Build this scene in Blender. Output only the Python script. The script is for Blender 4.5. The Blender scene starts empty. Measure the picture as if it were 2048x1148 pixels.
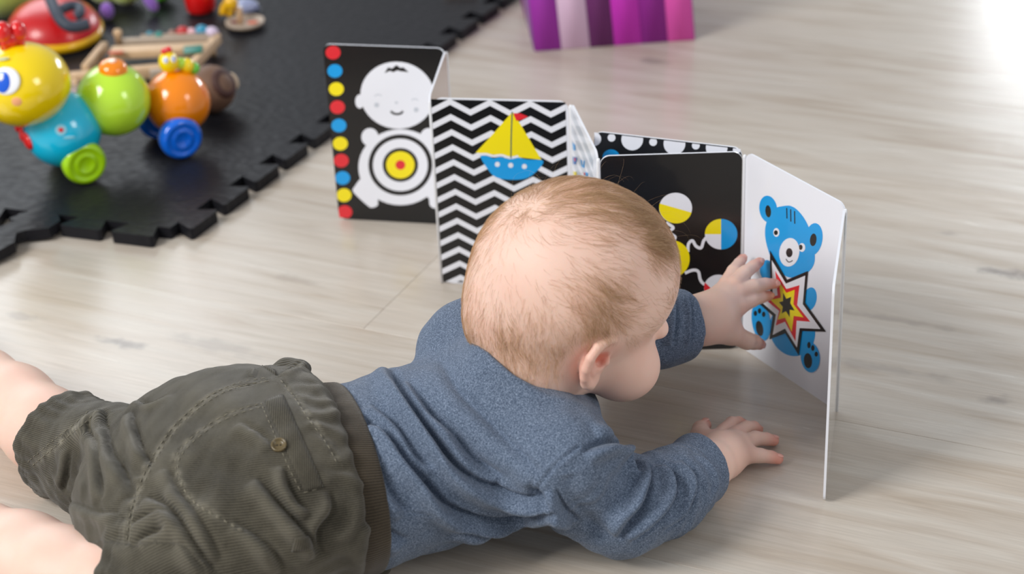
import bpy, bmesh, math, random
import numpy as np
from mathutils import Vector, Matrix, Quaternion
from mathutils.bvhtree import BVHTree
random.seed(7)
RNG = np.random.default_rng(11)
SC = bpy.context.scene
COL = SC.collection
PI = math.pi

# ------------------------------------------------------------------ camera
PITCH, ROLL, FPX, CAMH = math.radians(28.23), math.radians(-2.717), 3782.0, 0.80
_F = np.array([0, math.cos(PITCH), -math.sin(PITCH)])
_R = np.array([1.0, 0, 0])
_U = np.cross(_R, _F)
CR = math.cos(ROLL) * _R + math.sin(ROLL) * _U
CU = -math.sin(ROLL) * _R + math.cos(ROLL) * _U
CF = _F
CO = np.array([0, 0, CAMH])

cd = bpy.data.cameras.new('camera')
cd.sensor_width = 36.0
cd.lens = FPX * 36.0 / 2048.0
cd.clip_start = 0.05
cd.dof.use_dof = True
cd.dof.focus_distance = 1.37
cd.dof.aperture_fstop = 5.8
cam = bpy.data.objects.new('camera', cd)
COL.objects.link(cam)
m = Matrix.Identity(4)
for i in range(3):
    m[i][0] = CR[i]; m[i][1] = CU[i]; m[i][2] = -CF[i]; m[i][3] = CO[i]
cam.matrix_world = m
SC.camera = cam

# ------------------------------------------------------------------ world, lights, exposure
SC.view_settings.view_transform = 'Standard'
SC.view_settings.look = 'None'
SC.view_settings.gamma = 1.0
SC.view_settings.use_curve_mapping = False
SC.view_settings.exposure = 0.14
W = bpy.data.worlds.new('room_light')
SC.world = W
W.use_nodes = True
W.node_tree.nodes['Background'].inputs['Color'].default_value = (0.93, 0.96, 1.0, 1)
W.node_tree.nodes['Background'].inputs['Strength'].default_value = 0.40

def area(name, loc, target, sx, sy, power, col):
    l = bpy.data.lights.new(name, 'AREA')
    l.shape = 'RECTANGLE'; l.size = sx; l.size_y = sy; l.energy = power; l.color = col
    o = bpy.data.objects.new(name, l)
    o.location = loc
    o.rotation_euler = (Vector(target) - Vector(loc)).to_track_quat('-Z', 'Y').to_euler()
    COL.objects.link(o)
    return o
area('window_light_left', (-2.3, 0.1, 2.2), (0.0, 1.25, 0.0), 1.2, 1.4, 84, (1.0, 0.985, 0.96))
area('window_light_right', (2.6, -0.5, 1.9), (0.0, 1.3, 0.1), 0.9, 1.2, 21, (1.0, 0.98, 0.95))
area('window_light_far', (2.04, 5.2, .98), (0.7, 2.3, 0.0), 1.2, 0.45, 34, (0.9, 0.95, 1.0))
area('window_light_far_left', (-1.9, 4.6, 2.0), (-0.2, 1.5, 0.0), 2.4, 1.6, 42, (0.9, 0.95, 1.0))

# ------------------------------------------------------------------ helpers
def at(px, py, z=0.0):
    """world point at height z seen at this place of the photograph"""
    d = CF * FPX + CR * (px - 1024) - CU * (py - 574)
    return CO + d * ((z - CO[2]) / d[2])
def atd(px, py, Z):
    """world point at depth Z from the camera"""
    d = CF * FPX + CR * (px - 1024) - CU * (py - 574)
    return CO + d * (Z / FPX)
def lin(c):
    return tuple(((v / 255.0) / 12.92 if v / 255.0 <= 0.04045 else ((v / 255.0 + 0.055) / 1.055) ** 2.4) for v in c) + (1.0,)
def norm(v):
    v = np.asarray(v, float); return v / np.linalg.norm(v)

MATS = {}
def mat(name, rgb, rough=0.5, coat=0.0, metal=0.0, sss=0.0, bump=0.0, bscale=200.0, spec=0.5, sheen=0.0, var=0.0, vscale=30.0):
    if name in MATS: return MATS[name]
    M = bpy.data.materials.new(name); M.use_nodes = True
    nt = M.node_tree; b = nt.nodes['Principled BSDF']
    b.inputs['Base Color'].default_value = lin(rgb)
    b.inputs['Roughness'].default_value = rough
    b.inputs['Metallic'].default_value = metal
    b.inputs['Coat Weight'].default_value = coat
    b.inputs['Coat Roughness'].default_value = 0.06
    b.inputs['Specular IOR Level'].default_value = spec
    b.inputs['Sheen Weight'].default_value = sheen
    if sss:
        b.inputs['Subsurface Weight'].default_value = sss
        b.inputs['Subsurface Radius'].default_value = (1.0, 0.4, 0.25)
        b.inputs['Subsurface Scale'].default_value = 0.006
    if bump or var:
        tc = nt.nodes.new('ShaderNodeTexCoord')
        n = nt.nodes.new('ShaderNodeTexNoise'); n.inputs['Scale'].default_value = bscale
        nt.links.new(tc.outputs['Object'], n.inputs['Vector'])
        if bump:
            bp = nt.nodes.new('ShaderNodeBump'); bp.inputs['Strength'].default_value = bump; bp.inputs['Distance'].default_value = 0.001
            nt.links.new(n.outputs['Fac'], bp.inputs['Height']); nt.links.new(bp.outputs['Normal'], b.inputs['Normal'])
        if var:
            n2 = nt.nodes.new('ShaderNodeTexNoise'); n2.inputs['Scale'].default_value = vscale
            nt.links.new(tc.outputs['Object'], n2.inputs['Vector'])
            h = nt.nodes.new('ShaderNodeHueSaturation'); h.inputs['Color'].default_value = lin(rgb)
            mr = nt.nodes.new('ShaderNodeMapRange'); mr.inputs['To Min'].default_value = 1 - var; mr.inputs['To Max'].default_value = 1 + var
            nt.links.new(n2.outputs['Fac'], mr.inputs['Value']); nt.links.new(mr.outputs['Result'], h.inputs['Value'])
            nt.links.new(h.outputs['Color'], b.inputs['Base Color'])
    MATS[name] = M
    return M

def link(name, me, mats=(), parent=None, smooth=True):
    o = bpy.data.objects.new(name, me)
    COL.objects.link(o)
    for x in mats: me.materials.append(x)
    if smooth and len(me.polygons): me.polygons.foreach_set('use_smooth', [True] * len(me.polygons))
    if parent is not None: o.parent = parent
    return o
def from_bm(name, bm, mats, parent=None, smooth=True):
    bmesh.ops.recalc_face_normals(bm, faces=bm.faces)
    me = bpy.data.meshes.new(name); bm.to_mesh(me); bm.free()
    return link(name, me, mats, parent, smooth)
def local(parent, *pts):
    return [np.asarray(p) for p in pts]
def tag(o, label=None, cat=None, group=None, kind=None):
    if label: o['label'] = label
    if cat: o['category'] = cat
    if group: o['group'] = group
    if kind: o['kind'] = kind
    return o
def thing(name, label, cat, group=None, loc=(0, 0, 0)):
    o = bpy.data.objects.new(name, None); o.empty_display_size = 0.02
    COL.objects.link(o); o.location = loc
    return tag(o, label, cat, group)
def child(o, parent):
    """parent while keeping the world-space vertices"""
    o.parent = parent
    o.matrix_parent_inverse = Matrix.Translation(-parent_loc(parent))
    return o
def parent_loc(p):
    v = Vector((0, 0, 0))
    while p is not None:
        v = v + p.location; p = p.parent
    return v
def frame(z, x=None):
    z = norm(z)
    x = np.array([1., 0, 0]) if x is None else np.asarray(x, float)
    x = x - z * (x @ z)
    if np.linalg.norm(x) < 1e-6: x = np.array([0, 1., 0]) - z * z[1]
    x = norm(x); y = np.cross(z, x)
    return x, y, z
def mx(c, x, y, z, sx=1, sy=1, sz=1):
    M = Matrix.Identity(4)
    for i in range(3):
        M[i][0] = x[i] * sx; M[i][1] = y[i] * sy; M[i][2] = z[i] * sz; M[i][3] = c[i]
    return M
def bm_ball(bm, c, r, seg=32, fr=None, mi=0):
    if np.isscalar(r): r = (r, r, r)
    x, y, z = fr if fr is not None else frame((0, 0, 1))
    res = bmesh.ops.create_uvsphere(bm, u_segments=seg, v_segments=seg // 2, radius=1.0, matrix=mx(c, x, y, z, *r))
    for f in {f for v in res['verts'] for f in v.link_faces}: f.material_index = mi
def bm_lathe(bm, c, axis, prof, seg=32, mi=0, x=None):
    """prof: (radius, height) list along the axis"""
    X, Y, Z = frame(axis, x); c = np.asarray(c, float); rings = []
    for r, h in prof:
        if r < 1e-7: rings.append([bm.verts.new(c + Z * h)]); continue
        rings.append([bm.verts.new(c + Z * h + X * r * math.cos(2 * PI * i / seg) + Y * r * math.sin(2 * PI * i / seg)) for i in range(seg)])
    for a, b in zip(rings, rings[1:]):
        for i in range(seg):
            j = (i + 1) % seg
            if len(a) == 1 and len(b) == 1: continue
            if len(a) == 1: f = bm.faces.new((a[0], b[i], b[j]))
            elif len(b) == 1: f = bm.faces.new((a[i], a[j], b[0]))
            else: f = bm.faces.new((a[i], a[j], b[j], b[i]))
            f.material_index = mi
def bm_tube(bm, pts, rad, seg=10, mi=0, closed=False):
    pts = [np.asarray(p, float) for p in pts]; n = len(pts)
    if np.isscalar(rad): rad = [rad] * n
    prev = None; rings = []
    for i in range(n):
        a = pts[(i - 1) % n] if closed or i > 0 else pts[i]
        b = pts[(i + 1) % n] if closed or i < n - 1 else pts[i]
        X, Y, Z = frame(b - a, prev if prev is not None else ((0, 0, 1) if abs(norm(b - a)[2]) < .9 else (1, 0, 0)))
        prev = X
        rings.append([bm.verts.new(pts[i] + rad[i] * (X * math.cos(2 * PI * k / seg) + Y * math.sin(2 * PI * k / seg))) for k in range(seg)])
    for q in range(n if closed else n - 1):
        a, b = rings[q], rings[(q + 1) % n]
        for k in range(seg):
            f = bm.faces.new((a[k], a[(k + 1) % seg], b[(k + 1) % seg], b[k])); f.material_index = mi
    if not closed:
        for r in (rings[0], rings[-1]):
            f = bm.faces.new(r); f.material_index = mi
def bm_prism(bm, outline, off, mi=0):
    """closed outline (3D) extruded by the vector off"""
    a = [bm.verts.new(p) for p in outline]; b = [bm.verts.new(np.asarray(p) + off) for p in outline]
    n = len(a)
    bm.faces.new(a).material_index = mi; bm.faces.new(b[::-1]).material_index = mi
    for i in range(n):
        bm.faces.new((a[i], a[(i + 1) % n], b[(i + 1) % n], b[i])).material_index = mi
def bm_box(bm, c, h, fr=None, mi=0, bev=0.0):
    x, y, z = fr if fr is not None else (np.eye(3)[0], np.eye(3)[1], np.eye(3)[2])
    res = bmesh.ops.create_cube(bm, size=2.0, matrix=mx(c, x, y, z, *h))
    vs = res['verts']; fs = {f for v in vs for f in v.link_faces}
    for f in fs: f.material_index = mi
    if bev:
        es = {e for v in vs for e in v.link_edges}
        r = bmesh.ops.bevel(bm, geom=list(es), offset=bev, segments=2, affect='EDGES', profile=0.5)
        for f in r['faces']: f.material_index = mi

# ------------------------------------------------------------------ floor of oak planks
UF = norm((0.902, -0.431, 0)); VF = np.array([0.431, 0.902, 0.]) ; VF = norm(VF)
def wood_floor_material():
    M = bpy.data.materials.new('limed_oak'); M.use_nodes = True
    nt = M.node_tree; N = nt.nodes; L = nt.links
    b = N['Principled BSDF']
    tc = N.new('ShaderNodeTexCoord'); oi = N.new('ShaderNodeObjectInfo')
    off = N.new('ShaderNodeVectorMath'); off.operation = 'MULTIPLY_ADD'
    cmb = N.new('ShaderNodeCombineXYZ')
    for k in range(3): L.new(oi.outputs['Random'], cmb.inputs[k])
    off.inputs[1].default_value = (7.3, 3.1, 5.7)
    L.new(cmb.outputs[0], off.inputs[0]); L.new(tc.outputs['Object'], off.inputs[2])
    mp = N.new('ShaderNodeMapping'); mp.inputs['Scale'].default_value = (1.0, 9.0, 1.0)
    L.new(off.outputs[0], mp.inputs['Vector'])
    n1 = N.new('ShaderNodeTexNoise'); n1.inputs['Scale'].default_value = 5.0; n1.inputs['Detail'].default_value = 6; n1.inputs['Distortion'].default_value = 0.9
    L.new(mp.outputs[0], n1.inputs['Vector'])
    mp2 = N.new('ShaderNodeMapping'); mp2.inputs['Scale'].default_value = (1.0, 26.0, 1.0)
    L.new(off.outputs[0], mp2.inputs['Vector'])
    n2 = N.new('ShaderNodeTexNoise'); n2.inputs['Scale'].default_value = 22.0; n2.inputs['Detail'].default_value = 4; n2.inputs['Distortion'].default_value = 0.3
    L.new(mp2.outputs[0], n2.inputs['Vector'])
    r1 = N.new('ShaderNodeValToRGB')
    e = r1.color_ramp.elements; e[0].position = 0.28; e[0].color = lin((182, 168, 152)); e[1].position = 0.70; e[1].color = lin((203, 195, 184))
    k = e.new(0.47); k.color = lin((194, 183, 170))
    L.new(n1.outputs['Fac'], r1.inputs['Fac'])
    r2 = N.new('ShaderNodeMapRange'); r2.inputs['From Min'].default_value = 0.35; r2.inputs['From Max'].default_value = 0.7
    r2.inputs['To Min'].default_value = 0.93; r2.inputs['To Max'].default_value = 1.04
    L.new(n2.outputs['Fac'], r2.inputs['Value'])
    mul = N.new('ShaderNodeVectorMath'); mul.operation = 'SCALE'
    L.new(r1.outputs[0], mul.inputs[0]); L.new(r2.outputs[0], mul.inputs['Scale'])
    last = mul.outputs[0]
    # knots of the oak, each at its place on the floor
    geo = N.new('ShaderNodeNewGeometry')
    nd = N.new('ShaderNodeTexNoise'); nd.inputs['Scale'].default_value = 45; nd.inputs['Detail'].default_value = 3
    L.new(geo.outputs['Position'], nd.inputs['Vector'])
    for (px, py, ru, rv, dark) in ((236, 684, .026, .008, .75), (2012, 546, .020, .010, .8), (40, 632, .024, .007, .35), (418, 690, .05, .012, .3), (1900, 468, .012, .006, .4),
                                   (1795, 640, .05, .006, .35), (1760, 735, .06, .008, .3), (1990, 800, .012, .008, .55), (1150, 80, .03, .01, .3), (1310, 122, .02, .008, .5), (600, 560, .03, .008, .25)):
        p = at(px, py, 0)
        sb = N.new('ShaderNodeVectorMath'); sb.operation = 'SUBTRACT'; sb.inputs[1].default_value = tuple(p)
        L.new(geo.outputs['Position'], sb.inputs[0])
        du = N.new('ShaderNodeVectorMath'); du.operation = 'DOT_PRODUCT'; du.inputs[1].default_value = tuple(UF / ru)
        dv = N.new('ShaderNodeVectorMath'); dv.operation = 'DOT_PRODUCT'; dv.inputs[1].default_value = tuple(VF / rv)
        L.new(sb.outputs[0], du.inputs[0]); L.new(sb.outputs[0], dv.inputs[0])
        c2 = N.new('ShaderNodeCombineXYZ'); L.new(du.outputs['Value'], c2.inputs[0]); L.new(dv.outputs['Value'], c2.inputs[1])
        ln = N.new('ShaderNodeVectorMath'); ln.operation = 'LENGTH'; L.new(c2.outputs[0], ln.inputs[0])
        ad = N.new('ShaderNodeMath'); ad.operation = 'MULTIPLY_ADD'; ad.inputs[1].default_value = 2.6; L.new(nd.outputs['Fac'], ad.inputs[0])
        sb2 = N.new('ShaderNodeMath'); sb2.operation = 'SUBTRACT'; sb2.inputs[1].default_value = 1.3; L.new(ln.outputs['Value'], sb2.inputs[0])
        L.new(sb2.outputs[0], ad.inputs[2])
        mr = N.new('ShaderNodeMapRange'); mr.interpolation_type = 'SMOOTHSTEP'
        mr.inputs['From Min'].default_value = 0.1; mr.inputs['From Max'].default_value = 1.25; mr.inputs['To Min'].default_value = dark; mr.inputs['To Max'].default_value = 0.0
        L.new(ad.outputs[0], mr.inputs['Value'])
        mixn = N.new('ShaderNodeMix'); mixn.data_type = 'RGBA'; mixn.inputs['B'].default_value = lin((128, 120, 116))
        L.new(mr.outputs[0], mixn.inputs['Factor']); L.new(last, mixn.inputs['A'])
        last = mixn.outputs['Result']
    tone = N.new('ShaderNodeMapRange'); tone.inputs['To Min'].default_value = 0.97; tone.inputs['To Max'].default_value = 1.03
    L.new(oi.outputs['Random'], tone.inputs['Value'])
    sc2 = N.new('ShaderNodeVectorMath'); sc2.operation = 'SCALE'; L.new(last, sc2.inputs[0]); L.new(tone.outputs[0], sc2.inputs['Scale'])
    L.new(sc2.outputs[0], b.inputs['Base Color'])
    b.inputs['Roughness'].default_value = 0.33
    rr = N.new('ShaderNodeMapRange'); rr.inputs['To Min'].default_value = 0.17; rr.inputs['To Max'].default_value = 0.32
    L.new(n1.outputs['Fac'], rr.inputs['Value']); L.new(rr.outputs[0], b.inputs['Roughness'])
    b.inputs['Specular IOR Level'].default_value = 0.5
    bp = N.new('ShaderNodeBump'); bp.inputs['Strength'].default_value = 0.16; bp.inputs['Distance'].default_value = 0.0006
    L.new(n2.outputs['Fac'], bp.inputs['Height']); L.new(bp.outputs['Normal'], b.inputs['Normal'])
    return M
FLOOR_M = wood_floor_material()
bm = bmesh.new()
bm_box(bm, (0.4, 2.2, -0.0195), (3.4, 3.4, 0.0075))
floor = from_bm('floor', bm, [mat('subfloor', (92, 80, 68), 0.8, var=.1)], smooth=False)
tag(floor, kind='structure')
PW, PL = 0.22, 1.26
bm = bmesh.new()
g = 0.00014; bv = 0.0002
x0, x1, y0, y1 = -PL / 2 + g, PL / 2 - g, -PW / 2 + g, PW / 2 - g
lo = [bm.verts.new((x, y, -0.012)) for x, y in ((x0, y0), (x1, y0), (x1, y1), (x0, y1))]
mi_ = [bm.verts.new((x, y, -bv)) for x, y in ((x0, y0), (x1, y0), (x1, y1), (x0, y1))]
hi = [bm.verts.new((x, y, 0)) for x, y in ((x0 + bv, y0 + bv), (x1 - bv, y0 + bv), (x1 - bv, y1 - bv), (x0 + bv, y1 - bv))]
bm.faces.new(lo[::-1]); bm.faces.new(hi)
for A_, B_ in ((lo, mi_), (mi_, hi)):
    for i in range(4): bm.faces.new((A_[i], A_[(i + 1) % 4], B_[(i + 1) % 4], B_[i]))
plank_me = bpy.data.meshes.new('plank'); bm.to_mesh(plank_me); bm.free()
plank_me.materials.append(FLOOR_M)
ang = math.atan2(UF[1], UF[0])
JU = float(np.array([-0.129, 1.429, 0]) @ UF)      # the visible end joint
rows = {}
for r in range(-7, 19):
    vc = 1.231 + PW * (r + 0.5)
    jp = {-2: (430, 1120), -1: (1000, 722), 0: None, 1: (790, 300), 2: (500, 330), 3: (330, 240), 4: (300, 120), 5: (200, 40), 6: (150, -60)}.get(r, (100 + 97 * r, -200 - 30 * r))
    sh = 0.0 if jp is None else float(at(*jp) @ UF) - JU
    for q in range(-4, 5):
        uc = JU + sh + PL * (q + 0.5)
        c = UF * uc + VF * vc
        # only the planks the room around the photograph needs
        if not (-2.6 < c[0] < 3.2 and -0.3 < c[1] < 5.6): continue
        o = bpy.data.objects.new('plank', plank_me); COL.objects.link(o)
        o.location = c; o.rotation_euler = (0, 0, ang)
        o.parent = floor

# ------------------------------------------------------------------ black foam play mat
FOAM = mat('black_foam', (30, 30, 34), 0.45, spec=0.13)
def foam_material():
    M = FOAM; nt = M.node_tree; N = nt.nodes; L = nt.links; b = N['Principled BSDF']
    geo = N.new('ShaderNodeNewGeometry')
    vm = N.new('ShaderNodeMapping'); vm.inputs['Rotation'].default_value = (0, 0, math.radians(20)); vm.inputs['Scale'].default_value = (1, 1.8, 1)
    v = N.new('ShaderNodeTexVoronoi'); v.inputs['Scale'].default_value = 95; v.feature = 'F1'
    L.new(geo.outputs['Position'], vm.inputs['Vector']); L.new(vm.outputs[0], v.inputs['Vector'])
    bp = N.new('ShaderNodeBump'); bp.inputs['Strength'].default_value = 0.35; bp.inputs['Distance'].default_value = 0.0012
    L.new(v.outputs['Distance'], bp.inputs['Height']); L.new(bp.outputs['Normal'], b.inputs['Normal'])
    mr = N.new('ShaderNodeMapRange'); mr.inputs['To Min'].default_value = 0.3; mr.inputs['To Max'].default_value = 0.48
    L.new(v.outputs['Distance'], mr.inputs['Value']); L.new(mr.outputs[0], b.inputs['Roughness'])
foam_material()
MC = np.array([-0.322, 1.618])                       # body corner of the front tile
ME = norm((0.314, 0.611)); MS = np.array([-ME[1], ME[0]])   # along the right edge, and leftwards into the mat
ML = norm(np.array([-0.110, 0.040]))                 # along the front edge
TH = 0.012
mat_root = thing('foam_play_mat', 'black interlocking foam play mat with jigsaw edges under the toys', 'mat')
def teeth(a, b, out, n, phase, w=0.6, d=0.021, flare=0.16):
    """edge from a to b with n dovetail teeth pointing along out"""
    pts = []; t = (b - a) / n
    for i in range(n):
        s = a + t * (i + phase)
        lo_, hi_ = (1 - w) / 2, (1 + w) / 2
        pts += [s + t * lo_, s + t * (lo_ - flare) + out * d * 0.9, s + t * (lo_ - flare + .05) + out * d,
                s + t * (hi_ + flare - .05) + out * d, s + t * (hi_ + flare) + out * d * 0.9, s + t * hi_]
    return pts
TS = 0.56; NT = 10
def tile(i, j, right, front):
    o_ = MC + ME * (TS * j) + ML * (TS * i)
    a, b_, c_, d_ = o_, o_ + ME * TS, o_ + ME * TS + ML * TS, o_ + ML * TS
    gp = 0.0006
    pts = []
    if right: pts += [a] + teeth(a, b_, -MS, NT, 0, w=.52, flare=.14) + [b_]
    else: pts += [a + ML * gp, b_ + ML * gp]
    pts += [c_ - ML * gp, d_ - ML * gp]
    if front: pts += teeth(d_, a, -(ME), NT, 0, w=.52, flare=.14)
    bmx = bmesh.new()
    ps = [(p[0], p[1], 0.0004) for p in pts]
    bm_prism(bmx, ps, np.array([0, 0, TH]))
    return from_bm('foam_tile', bmx, [FOAM], mat_root, smooth=False)
for i in range(4):
    for j in range(3):
        tile(i, j, i == 0, j == 0)

# a loose border strip of the mat, bent away from its tile, front left
bm = bmesh.new()
lobe = [(-60, 470), (0, 453), (33, 439), (36, 428), (55, 423), (79, 417), (104, 420), (117, 430), (120, 441), (98, 456), (49, 461), (32, 466), (29, 484), (0, 500), (-60, 525)]
bm_prism(bm, [at(x, y, 0.0145) for x, y in lobe], np.array([0, 0, -0.011]))
o = from_bm('border_strip', bm, [FOAM], mat_root, smooth=False)
o['label'] = 'bent loose border strip of black foam'

# ------------------------------------------------------------------ folding book of card pages
PH, PT = 0.180, 0.0018
INK = dict(black=mat('print_black', (11, 12, 16), 0.28, coat=.35), white=mat('print_white', (238, 240, 248), 0.32, coat=.3),
           red=mat('print_red', (228, 40, 52), 0.3, coat=.4), blue=mat('print_blue', (4, 160, 234), 0.3, coat=.4),
           yellow=mat('print_yellow', (250, 230, 10), 0.3, coat=.4), grey=mat('print_grey', (200, 206, 216), 0.3, coat=.3),
           hinge=mat('hinge_white', (236, 238, 242), 0.45), teal=mat('print_teal', (16, 92, 96), 0.3, coat=.4),
           deep=mat('print_deep_blue', (20, 110, 190), 0.3, coat=.4), gloss=mat('card_reflection_tan', (158, 146, 132), 0.08, coat=.8, spec=.7))  # gloss: tan base colour stands in for the floor's reflection
book = thing('folding_book', 'open accordion board book with baby, boat, balloon and bear pictures standing on the floor', 'book')

def clip_poly(P, ax, lim, keep_less):
    out = []; n = len(P)
    for i in range(n):
        a, b = P[i], P[(i + 1) % n]
        ia = (a[ax] <= lim) if keep_less else (a[ax] >= lim); ib = (b[ax] <= lim) if keep_less else (b[ax] >= lim)
        if ia: out.append(a)
        if ia != ib:
            t = (lim - a[ax]) / (b[ax] - a[ax]); out.append(tuple(np.asarray(a) + t * (np.asarray(b) - np.asarray(a))))
    return out
class Page:
    def __init__(s, A, B, colour, back='white', lean=0.0, cr=0.0075, name='page', label=None, hinge=True, rl=True, rr=True):
        s.A = np.array([A[0], A[1], 0.0]); s.B = np.array([B[0], B[1], 0.0])
        d = s.B - s.A; s.W = np.linalg.norm(d); s.ux = d / s.W
        s.up = norm(np.array([0, 0, 1.0]) + lean * s.ux)
        s.n = norm(np.cross(s.ux, s.up))
        if s.n @ (CO - s.A) < 0: s.n = -s.n
        s.up = np.array([0, 0, 1.0])
        g = 0.0012; x0, x1, y0, y1 = g, s.W - g, 0.0006, PH
        pts = []
        for (cx, cy, a0, rnd) in ((x1, y0, -90, rr), (x1, y1, 0, rr), (x0, y1, 90, rl), (x0, y0, 180, rl)):
            r_ = cr if rnd else 0.0015
            ox = cx - r_ if cx == x1 else cx + r_; oy = cy - r_ if cy == y1 else cy + r_
            for k in range(7):
                t = math.radians(a0 + 15 * k); pts.append((ox + r_ * math.cos(t), oy + r_ * math.sin(t)))
        s.out = pts
        bm = bmesh.new()
        P3 = [s.p(a, b, 0) for a, b in pts]
        bm_prism(bm, P3, -s.n * PT, 2)
        bm.faces.ensure_lookup_table()
        for f in bm.faces:
            f.normal_update()
            if abs(f.normal @ Vector(s.n)) > 0.9:
                c = np.array(f.calc_center_median()); f.material_index = 0 if (c - P3[0]) @ s.n > -PT / 2 else 1
        s.o = from_bm(name, bm, [INK[colour], INK[back], INK['white']], book, smooth=False)
        if label: s.o['label'] = label
    def p(s, a, b, off):
        return s.A + s.ux * a + s.up * b + s.n * off
    def uv(s, px, py):
        d = CF * FPX + CR * (px - 1024) - CU * (py - 574)
        P = CO + d * (((s.A - CO) @ s.n) / (d @ s.n))
        return ((P - s.A) @ s.ux, (P - s.A) @ s.up)
class Print:
    """flat print on a page; shapes in page coordinates, later shapes over earlier ones"""
    def __init__(s, page, margin=0.0016): s.pg = page; s.bm = bmesh.new(); s.mats = []; s.k = 1; s.m = margin
    def poly(s, pts, col, layer=None):
        m_ = s.m; P = list(pts)
        P = clip_poly(P, 0, s.pg.W - m_, True); P = clip_poly(P, 0, m_, False) if P else P
        P = clip_poly(P, 1, PH - 0.0008, True) if P else P; P = clip_poly(P, 1, 0.002, False) if P else P
        if len(P) < 3: return
        if col not in s.mats: s.mats.append(col)
        if layer is None: s.k += 1; layer = s.k
        vs = [s.bm.verts.new(s.pg.p(a, b, 0.00003 + 0.00002 * layer)) for a, b in P]
        f = s.bm.faces.new(vs); f.normal_update()
        if f.normal @ Vector(s.pg.n) < 0: f.normal_flip()
        f.material_index = s.mats.index(col)
    def px(s, pts, col, layer=None): s.poly([s.pg.uv(x, y) for x, y in pts], col, layer)
    def ell(s, cx, cy, rx, ry, col, rot=0, a0=0, a1=360, n=40):
        c, q = math.cos(math.radians(rot)), math.sin(math.radians(rot)); P = []
        for i in range(n + (0 if a1 - a0 >= 360 else 1)):
            t = math.radians(a0 + (a1 - a0) * i / n); x, y = rx * math.cos(t), ry * math.sin(t)
            P.append((cx + x * c - y * q, cy + x * q + y * c))
        s.px(P, col)
    def stroke(s, pts, w, col, n=8):
        """round-jointed line of pixel width w through smooth points"""
        P = catmull(pts, n); s.k += 1; L = s.k
        for i in range(len(P) - 1):
            a, b = P[i], P[i + 1]; d = b - a; l = np.linalg.norm(d)
            if l < 1e-6: continue
            q = np.array([-d[1], d[0]]) / l * w / 2; e = d / l * w * 0.12
            s.px([a + q - e, b + q + e, b - q + e, a - q - e], col, L + i * .02)
        s.k += 1
    def done(s, name='picture_print', label=None):
        me = bpy.data.meshes.new(name); s.bm.to_mesh(me); s.bm.free()
        o = link(name, me, [INK[c] for c in s.mats], s.pg.o, smooth=False)
        if label: o['label'] = label
        return o
def catmull(pts, n=8, closed=False):
    P = [np.asarray(p, float) for p in pts]; out = []
    m_ = len(P)
    for i in range(m_ if closed else m_ - 1):
        if closed: p0, p1, p2, p3 = P[(i - 1) % m_], P[i], P[(i + 1) % m_], P[(i + 2) % m_]
        else: p0, p1, p2, p3 = P[max(i - 1, 0)], P[i], P[i + 1], P[min(i + 2, m_ - 1)]
        for k in range(n):
            t = k / n
            out.append(0.5 * ((2 * p1) + (-p0 + p2) * t + (2 * p0 - 5 * p1 + 4 * p2 - p3) * t * t + (-p0 + 3 * p1 - 3 * p2 + p3) * t ** 3))
    if not closed: out.append(P[-1])
    return out

pA = Page((-.1650, 1.6455), (-.0500, 1.619), 'black', label='black card page with a white cartoon baby and a column of coloured dots')
pB = Page((-.0490, 1.617), (-.0625, 1.505), 'gloss', label='glossy card page, tan painted in as floor reflection, turned edge-on behind the boat page')
pC = Page((-.0620, 1.503), (.0560, 1.481), 'white', label='card page with black and white zigzags and a sailing boat', cr=.009)
pD = Page((.0565, 1.480), (.0720, 1.371), 'white', label='pale striped card page seen at a slant')
pE = Page((.0715, 1.4165), (.1885, 1.3685), 'black', label='black card page with a row of white dots, behind the balloon page')
pF = Page((.0735, 1.3665), (.1880, 1.3620), 'black', label='black card page with coloured balloons')
pG = Page((.1890, 1.3630), (.2500, 1.2580), 'white', label='white card page with a blue bear holding a star')
pH = Page((.2500, 1.2570), (.2200, 1.1320), 'gloss', label='glossy card page turned edge-on at the near end')

# page A: dots, baby, rings
A = Print(pA)
c3 = lambda x, y: (620 + x / 2.1267, 60 + y / 2.1267)
for (x, y), c in zip(((98, 96), (106, 174), (112, 251), (117, 328), (123, 406), (129, 483), (133, 555), (139, 629), (145, 702), (148, 774)), 'red blue yellow red blue yellow red blue yellow red'.split()):
    X, Y = c3(x, y); A.ell(X, Y, 15, 13.5, c)
X, Y = c3(255, 455); A.ell(X, Y, 17, 18, 'white')
X, Y = c3(505, 455); A.ell(X, Y, 17, 18, 'white')
A.px([c3(*q) for q in catmull([(232, 622), (190, 665), (186, 690), (240, 742), (262, 755), (288, 745), (292, 715), (330, 690), (300, 640)], 5, True)], 'white')
A.px([c3(*q) for q in catmull([(480, 690), (505, 715), (510, 745), (530, 758), (556, 752), (600, 715), (590, 680), (540, 640)], 5, True)], 'white')
X, Y = c3(385, 583); A.ell(X, Y, 84, 76, 'white')
X, Y = c3(212, 303); A.ell(X, Y, 9, 14, 'white')
X, Y = c3(545, 330); A.ell(X, Y, 9, 14, 'white')
X, Y = c3(372, 277); A.ell(X, Y, 74, 67, 'white', rot=8)
X, Y = c3(385, 573)
for r, c in ((64, 'black'), (55, 'white'), (35.5, 'black'), (28.5, 'yellow'), (10, 'red')): A.ell(X, Y, r, r * .955, c)
A.stroke([c3(*q) for q in ((345, 345), (356, 354), (372, 357), (388, 353), (395, 345))], 4.2, 'black', 3)
A.stroke([c3(*q) for q in ((275, 280), (290, 273), (305, 279))], 1.6, 'grey', 3)
A.stroke([c3(*q) for q in ((432, 298), (446, 291), (460, 298))], 1.6, 'grey', 3)
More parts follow.
